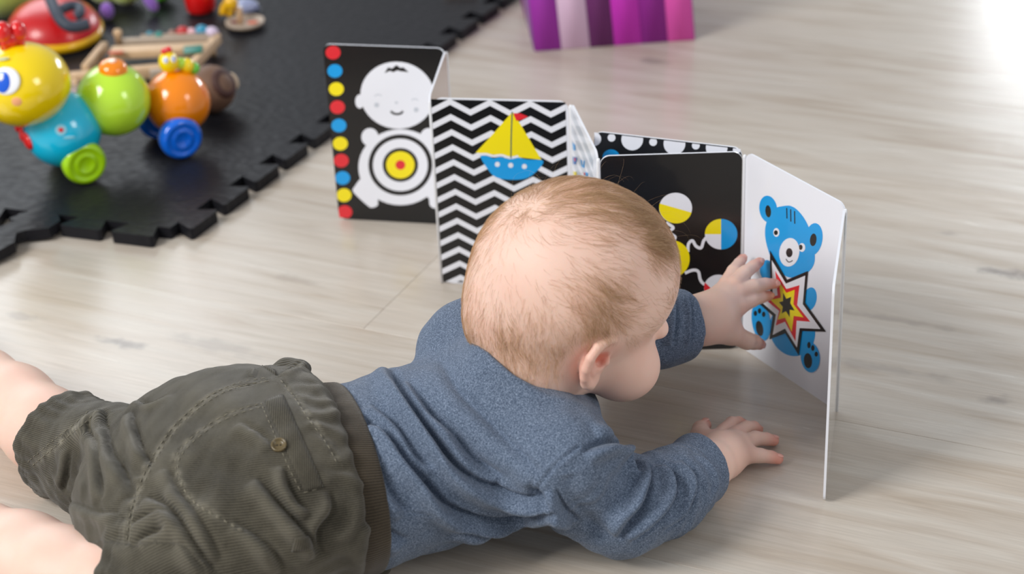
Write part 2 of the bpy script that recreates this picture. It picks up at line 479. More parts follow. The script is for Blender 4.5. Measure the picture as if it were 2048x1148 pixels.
for x, y in ((284, 318), (452, 338)):
    X, Y = c3(x, y); A.ell(X, Y, 4.5, 4.5, 'grey')
X, Y = c3(368, 308); A.ell(X, Y, 3, 2, 'grey')
A.px([c3(*q) for q in ((318, 182), (333, 158), (350, 163), (368, 148), (385, 160), (398, 158), (420, 178), (404, 176), (385, 174), (372, 170), (355, 178), (340, 172))], 'black')
A.done(label='white cartoon baby, target rings and coloured dots')

# page C: zigzag ground and boat
C_ = Print(pC, 0.0003)
C_.poly([(0, 0.002), (pC.W - .0035, 0.002), (pC.W - .0035, PH), (0, PH)], 'black')
a1, b1 = pC.uv(*c3(595, 305)); a2, b2 = pC.uv(*c3(765, 308)); a3, b3 = pC.uv(*c3(680, 350)); _, b4 = pC.uv(*c3(595, 370))
per, amp, dv = (a2 - a1), (b1 + b2) / 2 - b3, (b1 - b4)
wh = dv * 0.40; C_.k += 1; L0 = C_.k
for r in range(-2, 16):
    for k in range(-3, 6):
        xp = a1 + per * k; yp = b1 + wh * .5 - dv * r
        for sgn in (-1, 1):
            q = [(xp, yp), (xp + sgn * per / 2, yp - amp), (xp + sgn * per / 2, yp - amp - wh), (xp, yp - wh)]
            C_.poly(clip_poly(q, 0, pC.W - .0036, True) or q[:2], 'white', L0)
C_.k += 1
C_.px([c3(*q) for q in ((857, 352), (866, 352), (985, 552), (705, 521), (780, 440))], 'yellow')
C_.px([c3(*q) for q in catmull([(724, 535), (760, 537), (780, 546), (810, 540), (850, 548), (880, 541), (925, 551), (992, 556), (965, 600), (915, 632), (840, 636), (788, 624), (755, 590)], 4, True)], 'blue')
C_.stroke([c3(*q) for q in ((716, 530), (748, 528), (780, 536), (815, 533), (850, 543), (885, 537))], 5, 'white', 4)
C_.stroke([c3(860, 348), c3(856, 452), c3(855, 545)], 2.4, 'teal', 2)
C_.px([c3(*q) for q in ((864, 354), (895, 354), (928, 368), (905, 380), (878, 386))], 'red')
for x, y in ((797, 571), (854, 575), (912, 580)):
    X, Y = c3(x, y); C_.ell(X, Y, 5, 5, 'white')
C_.done(label='yellow and blue sailing boat on black and white zigzags')

# page D: slanting stripes with blue and red marks
D_ = Print(pD, 0.001)
for r in range(12):
    yb = PH - .004 - .0145 * r
    D_.poly([(0.003, yb), (0.05, yb - .002), (0.095, yb - .008), (0.095, yb - .0165), (0.05, yb - .0105), (0.003, yb - .0085)], 'grey')
c8 = lambda x, y: (1100 + x / 5.7375, 180 + y / 5.7375)
for col, pts in (('blue', [(258, 600), (270, 690), (296, 695), (292, 630)]), ('blue', [(355, 800), (366, 880), (398, 898), (400, 810), (388, 812), (386, 868), (374, 860), (368, 805)]),
                 ('deep', [(262, 770), (268, 848), (300, 856), (318, 780), (292, 768)]), ('red', [(280, 780), (284, 815), (298, 815), (300, 782)]),
                 ('blue', [(410, 940), (415, 985), (438, 990), (440, 950)]), ('red', [(392, 945), (396, 975), (408, 975), (408, 950)]), ('yellow', [(270, 935), (276, 985), (312, 985), (308, 940)])):
    D_.px([c8(*q) for q in pts], col)
D_.done(label='pale grey stripes with small blue and red marks')

# page E: row of white dots
E_ = Print(pE)
c4 = lambda x, y: (1120 + x / 2.2967, 220 + y / 2.2967)
for x, y, r in ((157, 133, 32), (237, 127, 18), (332, 135, 50), (428, 147, 18), (526, 155, 50), (624, 163, 18), (720, 172, 50), (812, 182, 18), (60, 118, 18)):
    X, Y = c4(x, y); E_.ell(X, Y, r / 2.2967, r / 2.2967, 'white')
X, Y = c4(235, 215); E_.ell(X, Y, 17, 15, 'blue')
for r in range(1, 6):                                   # the pattern goes on down the page, behind the balloon page
    for k in range(4): E_.poly([(0.018 + .028 * k + .009 * math.cos(t * .3491), PH - .012 - .031 * r + .009 * math.sin(t * .3491)) for t in range(18)], 'white')
E_.done(label='row of large and small white dots')

# page F: balloons
F_ = Print(pF)
X, Y = c4(531, 450); F_.ell(X, Y, 33, 30.5, 'white'); F_.ell(X, Y, 33, 30.5, 'yellow', 16, 0, 180)
X, Y = c4(740, 570); F_.ell(X, Y, 32.5, 30.5, 'white'); F_.ell(X, Y, 32.5, 30.5, 'yellow', 0, 180, 270); F_.px([(X, Y), (X, Y - 30.5), (X - 32.5, Y)], 'yellow'); F_.ell(X, Y, 32.5, 30.5, 'blue', 0, -90, 90)
W_ = 6.2
for pts in (((488, 518), (520, 540), (500, 560), (528, 582), (520, 600)), ((588, 650), (590, 615), (608, 600), (625, 625), (648, 632), (660, 600), (680, 578)), ((575, 748), (610, 735), (635, 742), (645, 780), (665, 800), (700, 796)), ((470, 760), (480, 800), (440, 830))):
    F_.stroke([c4(*q) for q in pts], W_, 'white', 6)
X, Y = c4(520, 682); F_.ell(X, Y, 33, 36, 'yellow'); X2, Y2 = c4(505, 690); F_.ell(X2, Y2, 15, 22, 'black')
X, Y = c4(728, 815); F_.ell(X, Y, 29, 26, 'white'); F_.ell(X, Y, 29, 26, 'red', 12, 60, 190)
F_.done(label='coloured balloons with wavy white strings')

# page G: bear with star
G_ = Print(pG)
c5 = lambda x, y: (1180 + x / 2.05, 480 + y / 2.05)
e4 = lambda x, y, rx, ry, c, rot=0: G_.ell(*c4(x, y), rx / 2.2967, ry / 2.2967, c, rot)
e5 = lambda x, y, rx, ry, c, rot=0: G_.ell(*c5(x, y), rx / 2.05, ry / 2.05, c, rot)
e4(950, 735, 32, 46, 'blue'); e4(1148, 868, 31, 54, 'blue', 10)
e5(830, 370, 92, 108, 'blue', -20)
e4(957, 455, 41, 62, 'blue', -8); e4(1165, 593, 41, 74, 'blue', 8)
G_.px([c4(*q) for q in catmull([(985, 455), (1020, 442), (1062, 441), (1100, 468), (1135, 520), (1160, 590), (1170, 650), (1168, 705), (1140, 745), (1095, 765), (1050, 768), (1010, 740), (975, 690), (950, 620), (942, 555), (955, 500)], 5, True)], 'blue')
e4(957, 465, 13, 28, 'black', -5); e4(1164, 596, 15, 29, 'black', 6)
for xx, y0_, y1_ in ((1042, 450, 498), (1060, 456, 512), (1078, 464, 522)): G_.px([c4(xx - 2, y0_), c4(xx + 3, y0_), c4(xx + 4, y1_), c4(xx - 1, y1_)], 'black')
e4(995, 562, 14, 20, 'white'); e4(993, 563, 9, 11, 'black'); e4(1113, 631, 15, 20, 'white'); e4(1107, 630, 9, 12, 'black')
e4(1055, 653, 46, 66, 'white', 8); e4(1055, 655, 15, 21, 'black')
G_.stroke([c4(*q) for q in ((1040, 684), (1050, 697), (1062, 696), (1070, 690))], 1.8, 'black', 3)
e5(703, 332, 38, 82, 'blue', -8); e5(697, 362, 15, 32, 'black', -10); e5(680, 300, 7, 11, 'black'); e5(697, 290, 7, 11, 'black'); e5(714, 304, 7, 11, 'black')
e5(905, 480, 39, 63, 'blue', -6); e5(896, 494, 17, 31, 'black', -4); e5(900, 430, 7, 13, 'black'); e5(916, 442, 7, 12, 'black'); e5(930, 467, 7, 10, 'black')
star_o = [(740, 42), (810, 162), (896, 126), (884, 256), (970, 375), (872, 372), (858, 472), (803, 382), (738, 406), (752, 310), (672, 240), (742, 215)]
def shrink(P, cx, cy, k): return [(cx + (x - cx) * k, cy + (y - cy) * k) for x, y in P]
def star(P, c): 
    cx, cy = 803, 265                        # a fan of triangles, since a star is not convex
    G_.k += 1; L = G_.k
    for i in range(len(P)): G_.px([c5(cx, cy), c5(*P[i]), c5(*P[(i + 1) % len(P)])], c, L)
star(star_o, 'black')
star([(748, 82), (806, 178), (885, 145), (875, 262), (948, 364), (862, 360), (851, 440), (802, 362), (752, 388), (765, 305), (692, 242), (752, 228)], 'white')
star([(762, 125), (808, 200), (862, 184), (852, 266), (906, 334), (850, 330), (845, 414), (802, 334), (764, 350), (778, 290), (716, 238), (772, 226)], 'red')
star([(778, 168), (808, 216), (842, 203), (837, 262), (878, 316), (838, 310), (830, 376), (803, 318), (772, 326), (785, 285), (742, 244), (785, 236)], 'yellow')
star([(794, 214), (808, 240), (828, 232), (824, 258), (842, 288), (822, 285), (822, 316), (806, 291), (789, 300), (793, 273), (778, 254), (794, 250)], 'black')
G_.done(label='blue bear holding a red and yellow star')

# hinge strips between neighbouring pages
for a_, b_, z0_ in ((pA, pB, 'hinge'), (pB, pC, 'hinge'), (pC, pD, 'hinge'), (pD, pF, 'hinge'), (pF, pG, 'hinge'), (pG, pH, 'hinge')):
    P = (a_.B + b_.A) / 2 - (a_.n + b_.n) * PT * .25
    bm = bmesh.new(); bm_lathe(bm, P + np.array([0, 0, .0006]), (0, 0, 1), [(0, 0), (.0016, 0), (.0016, PH - .006), (.0012, PH - .004), (0, PH - .0035)], 12)
    from_bm('hinge', bm, [INK[z0_]], book)
# teal printed patch at the top of the far end of the near page
T_ = Print(pH, .0004)
T_.poly([(.0008, PH - .009), (.0065, PH - .004), (.0065, PH - .03), (.0008, PH - .024)], 'teal'); T_.done('printed_edge')

# ------------------------------------------------------------------ organic surfaces: distance fields meshed with surface nets
def smin(a, b, k):
    h = np.clip(0.5 + 0.5 * (b - a) / k, 0, 1)
    return b + (a - b) * h - k * h * (1 - h)
def smax(a, b, k): return -smin(-a, -b, k)
def cone(P, a, b, ra, rb):
    a = np.asarray(a, np.float32); b = np.asarray(b, np.float32); d = b - a
    t = np.clip((P - a) @ d / (d @ d), 0, 1)
    return np.linalg.norm(P - a - t[:, None] * d, axis=1) - (ra + (rb - ra) * t)
def chain(P, pts, k=0.004):
    D = None
    for (a, ra), (b, rb) in zip(pts, pts[1:]):
        d = cone(P, a, b, ra, rb); D = d if D is None else smin(D, d, k)
    return D
def ell(P, c, r, fr=None):
    Q = P - np.asarray(c, np.float32)
    if fr is not None: Q = Q @ np.array(fr, np.float32).T
    r = np.asarray(r, np.float32)
    k0 = np.linalg.norm(Q / r, axis=1); k1 = np.linalg.norm(Q / (r * r), axis=1) + 1e-9
    return k0 * (k0 - 1) / k1
def sweep(P, pts, up=(0, 0, 1), k=0.006):
    """flattened tube: pts = (centre, half width, half height)"""
    D = None
    for (a, wa, ha), (b, wb, hb) in zip(pts, pts[1:]):
        a = np.asarray(a, np.float32); b = np.asarray(b, np.float32); d = b - a; l = np.linalg.norm(d)
        T = d / l; S = np.cross(T, up); S /= np.linalg.norm(S); Uu = np.cross(S, T)
        t = np.clip((P - a) @ d / (l * l), 0, 1)
        Q = P - a - t[:, None] * d
        w = wa + (wb - wa) * t; h = ha + (hb - ha) * t; e = (w + h) * .5
        x = Q @ S.astype(np.float32); y = Q @ Uu.astype(np.float32); z = Q @ T
        k0 = np.sqrt((x / w) ** 2 + (y / h) ** 2 + (z / e) ** 2)
        k1 = np.sqrt((x / w ** 2) ** 2 + (y / h ** 2) ** 2 + (z / e ** 2) ** 2) + 1e-9
        dd = k0 * (k0 - 1) / k1
        D = dd if D is None else smin(D, dd, k)
    return D
def nets(f, lo, hi, res, B=8):
    lo = np.asarray(lo, float); hi = np.asarray(hi, float)
    nb = np.ceil((hi - lo) / (res * B)).astype(int)
    ax = [lo[i] + (np.arange(nb[i]) + 0.5) * B * res - res / 2 for i in range(3)]
    Cc = np.stack(np.meshgrid(*ax, indexing='ij'), -1).reshape(-1, 3).astype(np.float32)
    fc = f(Cc); act = np.abs(fc) < B * res * 0.87 * 1.35 + 0.004
    D = np.repeat(np.repeat(np.repeat(fc.reshape(nb), B, 0), B, 1), B, 2).astype(np.float32)
    V = D.reshape(nb[0], B, nb[1], B, nb[2], B)
    o = np.arange(B) * res; off = np.stack(np.meshgrid(o, o, o, indexing='ij'), -1).reshape(-1, 3)
    idx = np.nonzero(act)[0]; bi, bj, bk = np.unravel_index(idx, nb)
    base = lo + np.stack([bi, bj, bk], 1) * B * res
    for s in range(0, len(idx), 512):
        e = slice(s, s + 512)
        pp = (base[e][:, None, :] + off[None]).reshape(-1, 3).astype(np.float32)
        V[bi[e], :, bj[e], :, bk[e], :] = f(pp).reshape(-1, B, B, B)
    neg = (D < 0); n = D.shape
    cnt = np.zeros((n[0] - 1, n[1] - 1, n[2] - 1), np.uint8)
    for dx in (0, 1):
        for dy in (0, 1):
            for dz in (0, 1): cnt += neg[dx:n[0] - 1 + dx, dy:n[1] - 1 + dy, dz:n[2] - 1 + dz]
    I, J, K = np.nonzero((cnt > 0) & (cnt < 8)); del cnt
    sh = (n[0] - 1, n[1] - 1, n[2] - 1)
    flat = np.ravel_multi_index((I, J, K), sh)
    co = np.array([(a, b, c) for a in (0, 1) for b in (0, 1) for c in (0, 1)])
    cv = np.stack([D[I + a, J + b, K + c] for a, b, c in co], 1)
    acc = np.zeros((len(I), 3)); num = np.zeros(len(I))
    for a in range(8):
        for b in range(a + 1, 8):
            if np.abs(co[a] - co[b]).sum() != 1: continue
            cr = (cv[:, a] < 0) != (cv[:, b] < 0)
            t = cv[cr, a] / (cv[cr, a] - cv[cr, b])
            acc[cr] += co[a] + t[:, None] * (co[b] - co[a]); num[cr] += 1
    vert = lo + (np.stack([I, J, K], 1) + acc / num[:, None]) * res
    quads = []
    for ax_ in range(3):
        s1 = [slice(1, -1)] * 3; s2 = [slice(1, -1)] * 3
        s1[ax_] = slice(0, -1); s2[ax_] = slice(1, None)
        a = neg[tuple(s1)]; b = neg[tuple(s2)]
        e = np.nonzero(a != b); pos = np.stack(e, 1)
        sign = a[e]
        g = pos + 1; g[:, ax_] -= 1
        u, v = [(1, 2), (2, 0), (0, 1)][ax_]
        du = np.zeros(3, int); du[u] = 1; dv = np.zeros(3, int); dv[v] = 1
        q = [g - du - dv, g - dv, g, g - du]
        ids = np.stack([np.searchsorted(flat, np.ravel_multi_index(tuple(c.T), sh)) for c in q], 1)
        ids[~sign] = ids[~sign][:, ::-1]
        quads.append(ids)
    F = np.concatenate(quads)
    eps = res * .5; v32 = vert.astype(np.float32)
    for _ in range(2):
        f0 = f(v32); g = np.stack([(f(v32 + np.eye(3, dtype=np.float32)[i] * eps) - f(v32 - np.eye(3, dtype=np.float32)[i] * eps)) / (2 * eps) for i in range(3)], 1)
        st = (f0 / np.maximum((g * g).sum(1), 0.2))[:, None] * g
        ln = np.linalg.norm(st, axis=1, keepdims=True); st *= np.minimum(1, res * .8 / np.maximum(ln, 1e-9))
        v32 = v32 - st
    return v32.astype(float), F
def relax(V, F, it=1, lam=0.5):
    n = len(V)
    for _ in range(it):
        S = np.zeros_like(V); c = np.zeros(n)
        for k in range(4):
            np.add.at(S, F[:, k], V[F[:, (k + 1) % 4]] + V[F[:, (k + 3) % 4]]); np.add.at(c, F[:, k], 2)
        V = V + lam * (S / np.maximum(c, 1)[:, None] - V)
    return V
def vnormals(V, F):
    n = np.cross(V[F[:, 2]] - V[F[:, 0]], V[F[:, 3]] - V[F[:, 1]])
    N = np.zeros_like(V)
    for k in range(4): np.add.at(N, F[:, k], n)
    return N / np.maximum(np.linalg.norm(N, axis=1, keepdims=True), 1e-12)
def mesh_of(name, V, F, mats, parent, attrs=None):
    me = bpy.data.meshes.new(name)
    me.vertices.add(len(V)); me.vertices.foreach_set('co', np.ascontiguousarray(V, np.float32).ravel())
    me.loops.add(F.size); me.loops.foreach_set('vertex_index', F.astype(np.int32).ravel())
    me.polygons.add(len(F)); me.polygons.foreach_set('loop_start', np.arange(0, F.size, 4, dtype=np.int32))
    me.update(calc_edges=True)
    for k, a in (attrs or {}).items():
        if a.ndim == 1: at_ = me.attributes.new(k, 'FLOAT', 'POINT'); at_.data.foreach_set('value', a.astype(np.float32))
        else: at_ = me.attributes.new(k, 'FLOAT_VECTOR', 'POINT'); at_.data.foreach_set('vector', a.astype(np.float32).ravel())
    return link(name, me, mats, parent)
def vnoise(P, scale, seed=0):
    """cheap smooth noise in -1..1"""
    r = np.random.default_rng(seed); out = 0
    for k in range(7):
        d = r.normal(size=3); d /= np.linalg.norm(d); w = r.uniform(.6, 1.5) / scale; d2 = r.normal(size=3) / scale * .5
        out = out + np.sin(P @ d * w * 2 * PI + r.uniform(0, 6.3) + 1.3 * np.sin(P @ d2 * 2 * PI + r.uniform(0, 6.3)))
    return out / 3.2
class Caster:
    def __init__(s, V, F): s.t = BVHTree.FromPolygons([tuple(v) for v in V], [tuple(int(i) for i in f) for f in F])
    def px(s, x, y):
        d = norm(CF * FPX + CR * (x - 1024) - CU * (y - 574))
        h = s.t.ray_cast(Vector(CO), Vector(d))
        return (np.array(h[0]), np.array(h[1])) if h[0] is not None else None
def folds(V, N, caster, specs):
    """raise or press the cloth along lines; spec = (pixel points, width, height, kind)"""
    disp = np.zeros(len(V))
    for pts, w, amp, kind in specs:
        C = [caster.px(*p) for p in catmull(pts, 5)]
        C = [c[0] for c in C if c is not None]
        if len(C) < 2: continue
        C = np.array(C); lo, hi = C.min(0) - 3.5 * w, C.max(0) + 3.5 * w
        m_ = np.all((V > lo) & (V < hi), axis=1); I = np.nonzero(m_)[0]
        if not len(I): continue
        P = V[I]; best = np.full(len(I), 1e9); sg = np.zeros(len(I)); tt = np.zeros(len(I)); L = len(C) - 1
        for q in range(L):
            a, b = C[q], C[q + 1]; d = b - a; l2 = d @ d
            if l2 < 1e-12: continue
            tr = (P - a) @ d / l2; t = np.clip(tr, 0, 1); R = P - a - t[:, None] * d
            dist = np.linalg.norm(R, axis=1); up = dist < best
            side = np.sign((np.cross(d, N[I]) * R).sum(1))
            best[up] = dist[up]; sg[up] = side[up]; tt[up] = (q + t[up]) / L
        env = np.sin(np.clip(tt, 0, 1) * PI) ** 0.5 if kind != 'seam' else np.ones(len(I))
        s = best * sg
        if kind == 'fold': h = np.exp(-((s - 1.05 * w) / (1.0 * w)) ** 2) - 1.05 * np.exp(-((s + .12 * w) / (.36 * w)) ** 2)
        elif kind == 'ridge': h = np.exp(-(s / w) ** 2)
        elif kind == 'valley': h = -np.exp(-(s / w) ** 2)
        else: h = -np.exp(-(s / (.35 * w)) ** 2) + 0.5 * np.exp(-((np.abs(s) - w) / (.5 * w)) ** 2)
        disp[I] += amp * env * h
    return disp

# ------------------------------------------------------------------ the child: pose
person = thing('person', 'baby lying on its belly on the wood floor, reaching for the open book', 'person')
HC = at(1150, 570, 0.170)                            # head centre
az, pt, rl = math.radians(30), math.radians(-25), math.radians(-11)
HF = norm((math.cos(az) * math.cos(pt), math.sin(az) * math.cos(pt), math.sin(pt)))
HS = norm(np.cross(HF, (0, 0, 1)))                    # towards the child's right side, near the camera
HU = np.cross(HS, HF)
HS, HU = HS * math.cos(rl) + HU * math.sin(rl), HU * math.cos(rl) - HS * math.sin(rl)
def hd(f, s, u): return HC + HF * f + HS * s + HU * u
HFR = (HF, HS, HU)

CC = at(1062, 731, .122); CN = norm(.97 * (.545 * CR + .838 * CU) - .24 * CF)          # the neck opening of the shirt
spine = [(at(560, 975, .066), .088, .062), (at(700, 955, .060), .077, .058), (at(830, 915, .060), .076, .058), (at(950, 872, .068), .077, .056), (at(1030, 835, .080), .072, .052), (at(1048, 814, .087), .050, .044)]
shR, shL = at(1120, 925, .078), at(950, 712, .098)
elR = at(1240, 1018, .036); wrR = at(1415, 930, .024)
wrL = atd(1398, 645, 1.475); elL = at(1240, 690, .045)
hipc = at(478, 962, .078)
kneeL, ankL = at(150, 905, .036), at(-62, 740, .034)
kneeR, ankR = at(205, 1185, .040), at(-75, 1065, .036)
hipL, hipR = at(385, 935, .056), at(420, 1110, .060)
toeL, toeR = at(-150, 655, .02), at(-150, 1010, .02)

# the hands: (root, joint, joint, tip) with radii
def fing(pts): return pts
handR_palm = [(at(1425, 927, .021), .0175), (at(1444, 910, .017), .0175), (at(1468, 897, .0140), .0145)]
KN = [at(1490, 910, .0125), at(1484, 888, .0145), at(1471, 871, .0145), at(1449, 864, .0125)]
fR = [
    [(at(1452, 925, .014), 0.0079), (KN[0], .0068), (at(1520, 911, .0100), 0.0056), (at(1542, 914, .0072), 0.0048), (at(1556, 918, .0055), 0.0041)],
    [(at(1450, 905, .016), 0.0079), (KN[1], .0070), (at(1511, 877, .0125), 0.0058), (at(1532, 878, .0085), 0.0050), (at(1547, 881, .0055), 0.0043)],
    [(at(1440, 893, .016), 0.0079), (KN[2], .0070), (at(1493, 856, .0125), 0.0056), (at(1507, 855, .0085), 0.0050), (at(1515, 860, .0050), 0.0043)],
    [(at(1430, 885, .015), 0.0074), (KN[3], .0066), (at(1464, 847, .0115), 0.0054), (at(1477, 845, .0080), 0.0047), (at(1485, 848, .0050), 0.0041)],
]
thR = [(at(1418, 893, .013), .0105), (at(1402, 870, .0095), .0080), (at(1401, 858, .0075), .0062), (at(1410, 850, .0062), .0050)]
c9 = lambda x, y: (1340 + x / 4.414, 480 + y / 4.414)
def H(x, y, Z): return atd(*c9(x, y), Z)
palmL = [(H(245, 690, 1.474), 0.0189), (H(390, 650, 1.478), 0.0179), (H(480, 560, 1.484), 0.0152)]
palmL2 = [(H(380, 760, 1.476), 0.0138), (H(500, 790, 1.484), 0.0115)]
fL = [
    [(H(430, 520, 1.482), 0.0080), (H(500, 385, 1.490), 0.0062), (H(560, 275, 1.500), 0.0054), (H(610, 205, 1.511), 0.0045), (H(640, 165, 1.520), 0.0039)],
    [(H(450, 540, 1.482), 0.0084), (H(575, 385, 1.486), 0.0066), (H(665, 285, 1.494), 0.0055), (H(740, 230, 1.500), 0.0047), (H(790, 195, 1.504), 0.0039)],
    [(H(470, 560, 1.482), 0.0088), (H(610, 455, 1.484), 0.0069), (H(740, 410, 1.489), 0.0059), (H(840, 388, 1.496), 0.0049), (H(925, 385, 1.500), 0.0040)],
    [(H(470, 600, 1.482), 0.0088), (H(620, 575, 1.482), 0.0071), (H(720, 530, 1.488), 0.0059), (H(800, 505, 1.496), 0.0050), (H(872, 493, 1.503), 0.0040)],
]
thL = [(H(430, 740, 1.480), 0.0113), (H(560, 830, 1.486), 0.0082), (H(680, 890, 1.496), 0.0069), (H(740, 900, 1.504), 0.0060), (H(790, 918, 1.512), 0.0047)]

def in_box(P, pts, m=0.03):
    a = np.array([p for p in pts]); return np.all((P > a.min(0) - m) & (P < a.max(0) + m), axis=1)
def masked(P, D, pts, fn, k, m=0.03):
    I = in_box(P, pts, m)
    if I.any(): D[I] = smin(D[I], fn(P[I]), k)
    return D
def hand(P, D, palm, extra, fingers, thumb, squash=None):
    allp = [p for c in [palm, thumb] + fingers for p, _ in c]
    I = in_box(P, allp, .03)
    if not I.any(): return D
    Q = P[I]; d = chain(Q, palm, .006)
    if extra: d = smin(d, chain(Q, extra, .006), .008)
    fd = None
    for c in fingers:
        x = chain(Q, c, .0012); fd = x if fd is None else smin(fd, x, .0012)
    d = smin(d, fd, .0045)
    d = smin(d, chain(Q, thumb, .002), .005)
    D[I] = smin(D[I], d, .006)
    return D
EARC = hd(-.0065, .0600, -.0225)
ear_n = norm(HS * 0.98 + HF * 0.17 + HU * 0.05)      # the ear stands off the head, facing out and forward
ear_u = norm(HU * 0.96 - HF * 0.22); ear_u = norm(ear_u - ear_n * (ear_u @ ear_n)); ear_f = np.cross(ear_n, ear_u)
if ear_f @ HF < 0: ear_f = -ear_f
def ep(f, u, n): return EARC + ear_f * f + ear_u * u + ear_n * n
helix = [(ep(.0105, .004, -.003), .0026), (ep(.0110, .0125, .001), .0029), (ep(.0060, .0188, .0045), .0032), (ep(-.001, .0200, .0062), .0034), (ep(-.0085, .0165, .0070), .0034), (ep(-.0128, .0085, .0070), .0034),
         (ep(-.0130, -.001, .0062), .0033), (ep(-.0105, -.0095, .0050), .0033), (ep(-.0055, -.0165, .0035), .0040), (ep(-.0005, -.0195, .0020), .0044)]
EFR = (ear_f, ear_u, ear_n)
def head_sdf(P):
    d = ell(P, hd(-.0060, 0, .010), (.0675, .0655, .0665), HFR)
    d = smin(d, ell(P, hd(-.026, 0, -.004), (.0465, .056, .052), HFR), .02)
    d = smin(d, ell(P, hd(.0220, 0, .016), (.0450, .0560, .050), HFR), .015)     # forehead
    d = smin(d, ell(P, hd(.026, 0, -.034), (.043, .0475, .036), HFR), .02)     # jaw
    for s in (-1, 1):
        d = smin(d, ell(P, hd(.0470, s * .0310, -.0415), (.0290, .0265, .0265), HFR), .012)   # cheek
        d = smax(d, -ell(P, hd(.084, s * .022, -.010), (.014, .014, .009), HFR), .010)      # eye hollow
        d = smin(d, ell(P, hd(.0660, s * .022, -.0105), (.0100, .0125, .0085), HFR), .004)  # lids
        d = smax(d, -ell(P, hd(.0800, s * .022, -.0115), (.0100, .0085, .0022), HFR), .0015)  # lid opening
    d = smin(d, chain(P, [(hd(.0690, 0, -.004), .0050), (hd(.0760, 0, -.019), .0062)]), .009)   # nose
    for s in (-1, 1): d = smin(d, ell(P, hd(.0725, s * .0058, -.0215), (.0060, .0050, .0045), HFR), .003)
    d = smin(d, ell(P, hd(.0655, 0, -.040), (.0120, .0150, .0110), HFR), .006)                   # muzzle
    d = smin(d, chain(P, [(hd(.0725, -.0085, -.0405), .0022), (hd(.0775, 0, -.0385), .0030), (hd(.0725, .0085, -.0405), .0022)]), .002)
    d = smin(d, chain(P, [(hd(.0725, -.0070, -.0435), .0022), (hd(.0760, 0, -.0455), .0032), (hd(.0725, .0070, -.0435), .0022)]), .002)
    d = smax(d, -chain(P, [(hd(.0765, -.0090, -.0418), .0008), (hd(.0810, 0, -.0418), .0008), (hd(.0765, .0090, -.0418), .0008)]), .0012)
    d = smin(d, ell(P, hd(.0580, 0, -.0590), (.0150, .0160, .0120), HFR), .010)                 # chin
    d = smin(d, chain(P, [(hd(-.026, 0, -.034), .042), (CC + CN * .004, .0382), (CC - CN * .03, .040)]), .020)     # neck
    # ears, near one at its traced place, far one mirrored
    for sgn in (1, -1):
        Q = P
        if sgn < 0:
            R = P - HC; Q = P - 2 * (R @ HS)[:, None] * HS.astype(np.float32)
        I = in_box(Q, [p for p, _ in helix], .012)
        if not I.any(): continue
        q = Q[I].astype(np.float32)
        e = ell(q, ep(0, 0, .0000), (.0125, .0195, .0046), EFR)                                  # bowl
        e = smin(e, ell(q, ep(.003, 0, -.007), (.0095, .0140, .0075), EFR), .005)               # root
        e = smin(e, chain(q, helix, .0008), .0026)
        e = smin(e, ell(q, ep(.0015, -.0165, .0015), (.0060, .0062, .0036), EFR), .002)         # lobe
        e = smax(e, -ell(q, ep(.0005, .0035, .0062), (.0078, .0115, .0048), EFR), .002)
        e = smax(e, -ell(q, ep(.0045, .0020, .0020), (.0050, .0080, .0110), EFR), .0012)        # concha
        e = smin(e, ell(q, ep(.0098, -.0030, .0012), (.0028, .0040, .0032), EFR), .0015)        # tragus
        e = smin(e, chain(q, [(ep(-.0065, .0075, .0028), .0016), (ep(-.0068, -.003, .0030), .0018), (ep(-.002, -.0100, .0030), .0019)], .001), .0018)
        d[I] = smin(d[I], e, .0022)
    return d
def foot(P, D, ank, toe):
    d = norm(toe - ank); s = norm(np.cross(d, (0, 0, 1)))
    fn = lambda Q: smin(chain(Q, [(ank, .022), (ank - d * .006 + np.array([0, 0, -.012]), .019), (toe - d * .022, .0175), (toe - d * .006, .0145)], .01),
                        np.min([chain(Q, [(toe - d * .01 + s * (.0075 * (k - 2)), .0062), (toe + d * (.009 - .002 * k) + s * (.0078 * (k - 2)) - np.array([0, 0, .004]), .0052 if k else .0068)], .002) for k in range(5)], axis=0), .004)
    return masked(P, D, [ank, toe], fn, .012, .05)
def skin_sdf(P):
    D = sweep(P, [(c, w - .016, h - .016) for c, w, h in spine[1:]], k=.01)
    D = smin(D, ell(P, hipc, (.060, .070, .045)), .02)
    for a, b, c, t in ((hipL, kneeL, ankL, toeL), (hipR, kneeR, ankR, toeR)):
        kn = b + (a - b) * .12
        D = smin(D, chain(P, [(a, .030), (kn, .0315), (b + (c - b) * .25, .0320), (b + (c - b) * .55, .0315), (b + (c - b) * .85, .026), (c, .0205)], .010), .012)
        D = foot(P, D, c, t)
    D = smin(D, chain(P, [(shR, .030), (elR, .024), (wrR, .0175)], .008), .01)
    D = smin(D, chain(P, [(shL, .030), (elL, .024), (wrL, .0175)], .008), .01)
    D = hand(P, D, handR_palm, None, fR, thR)
    D = hand(P, D, palmL, palmL2, fL, thL)
    I = in_box(P, [HC], .15)
    if I.any(): D[I] = smin(D[I], head_sdf(P[I]), .006)
    return smax(D, -(P[:, 2] - .0004), .001)          # flattened where it lies on the floor
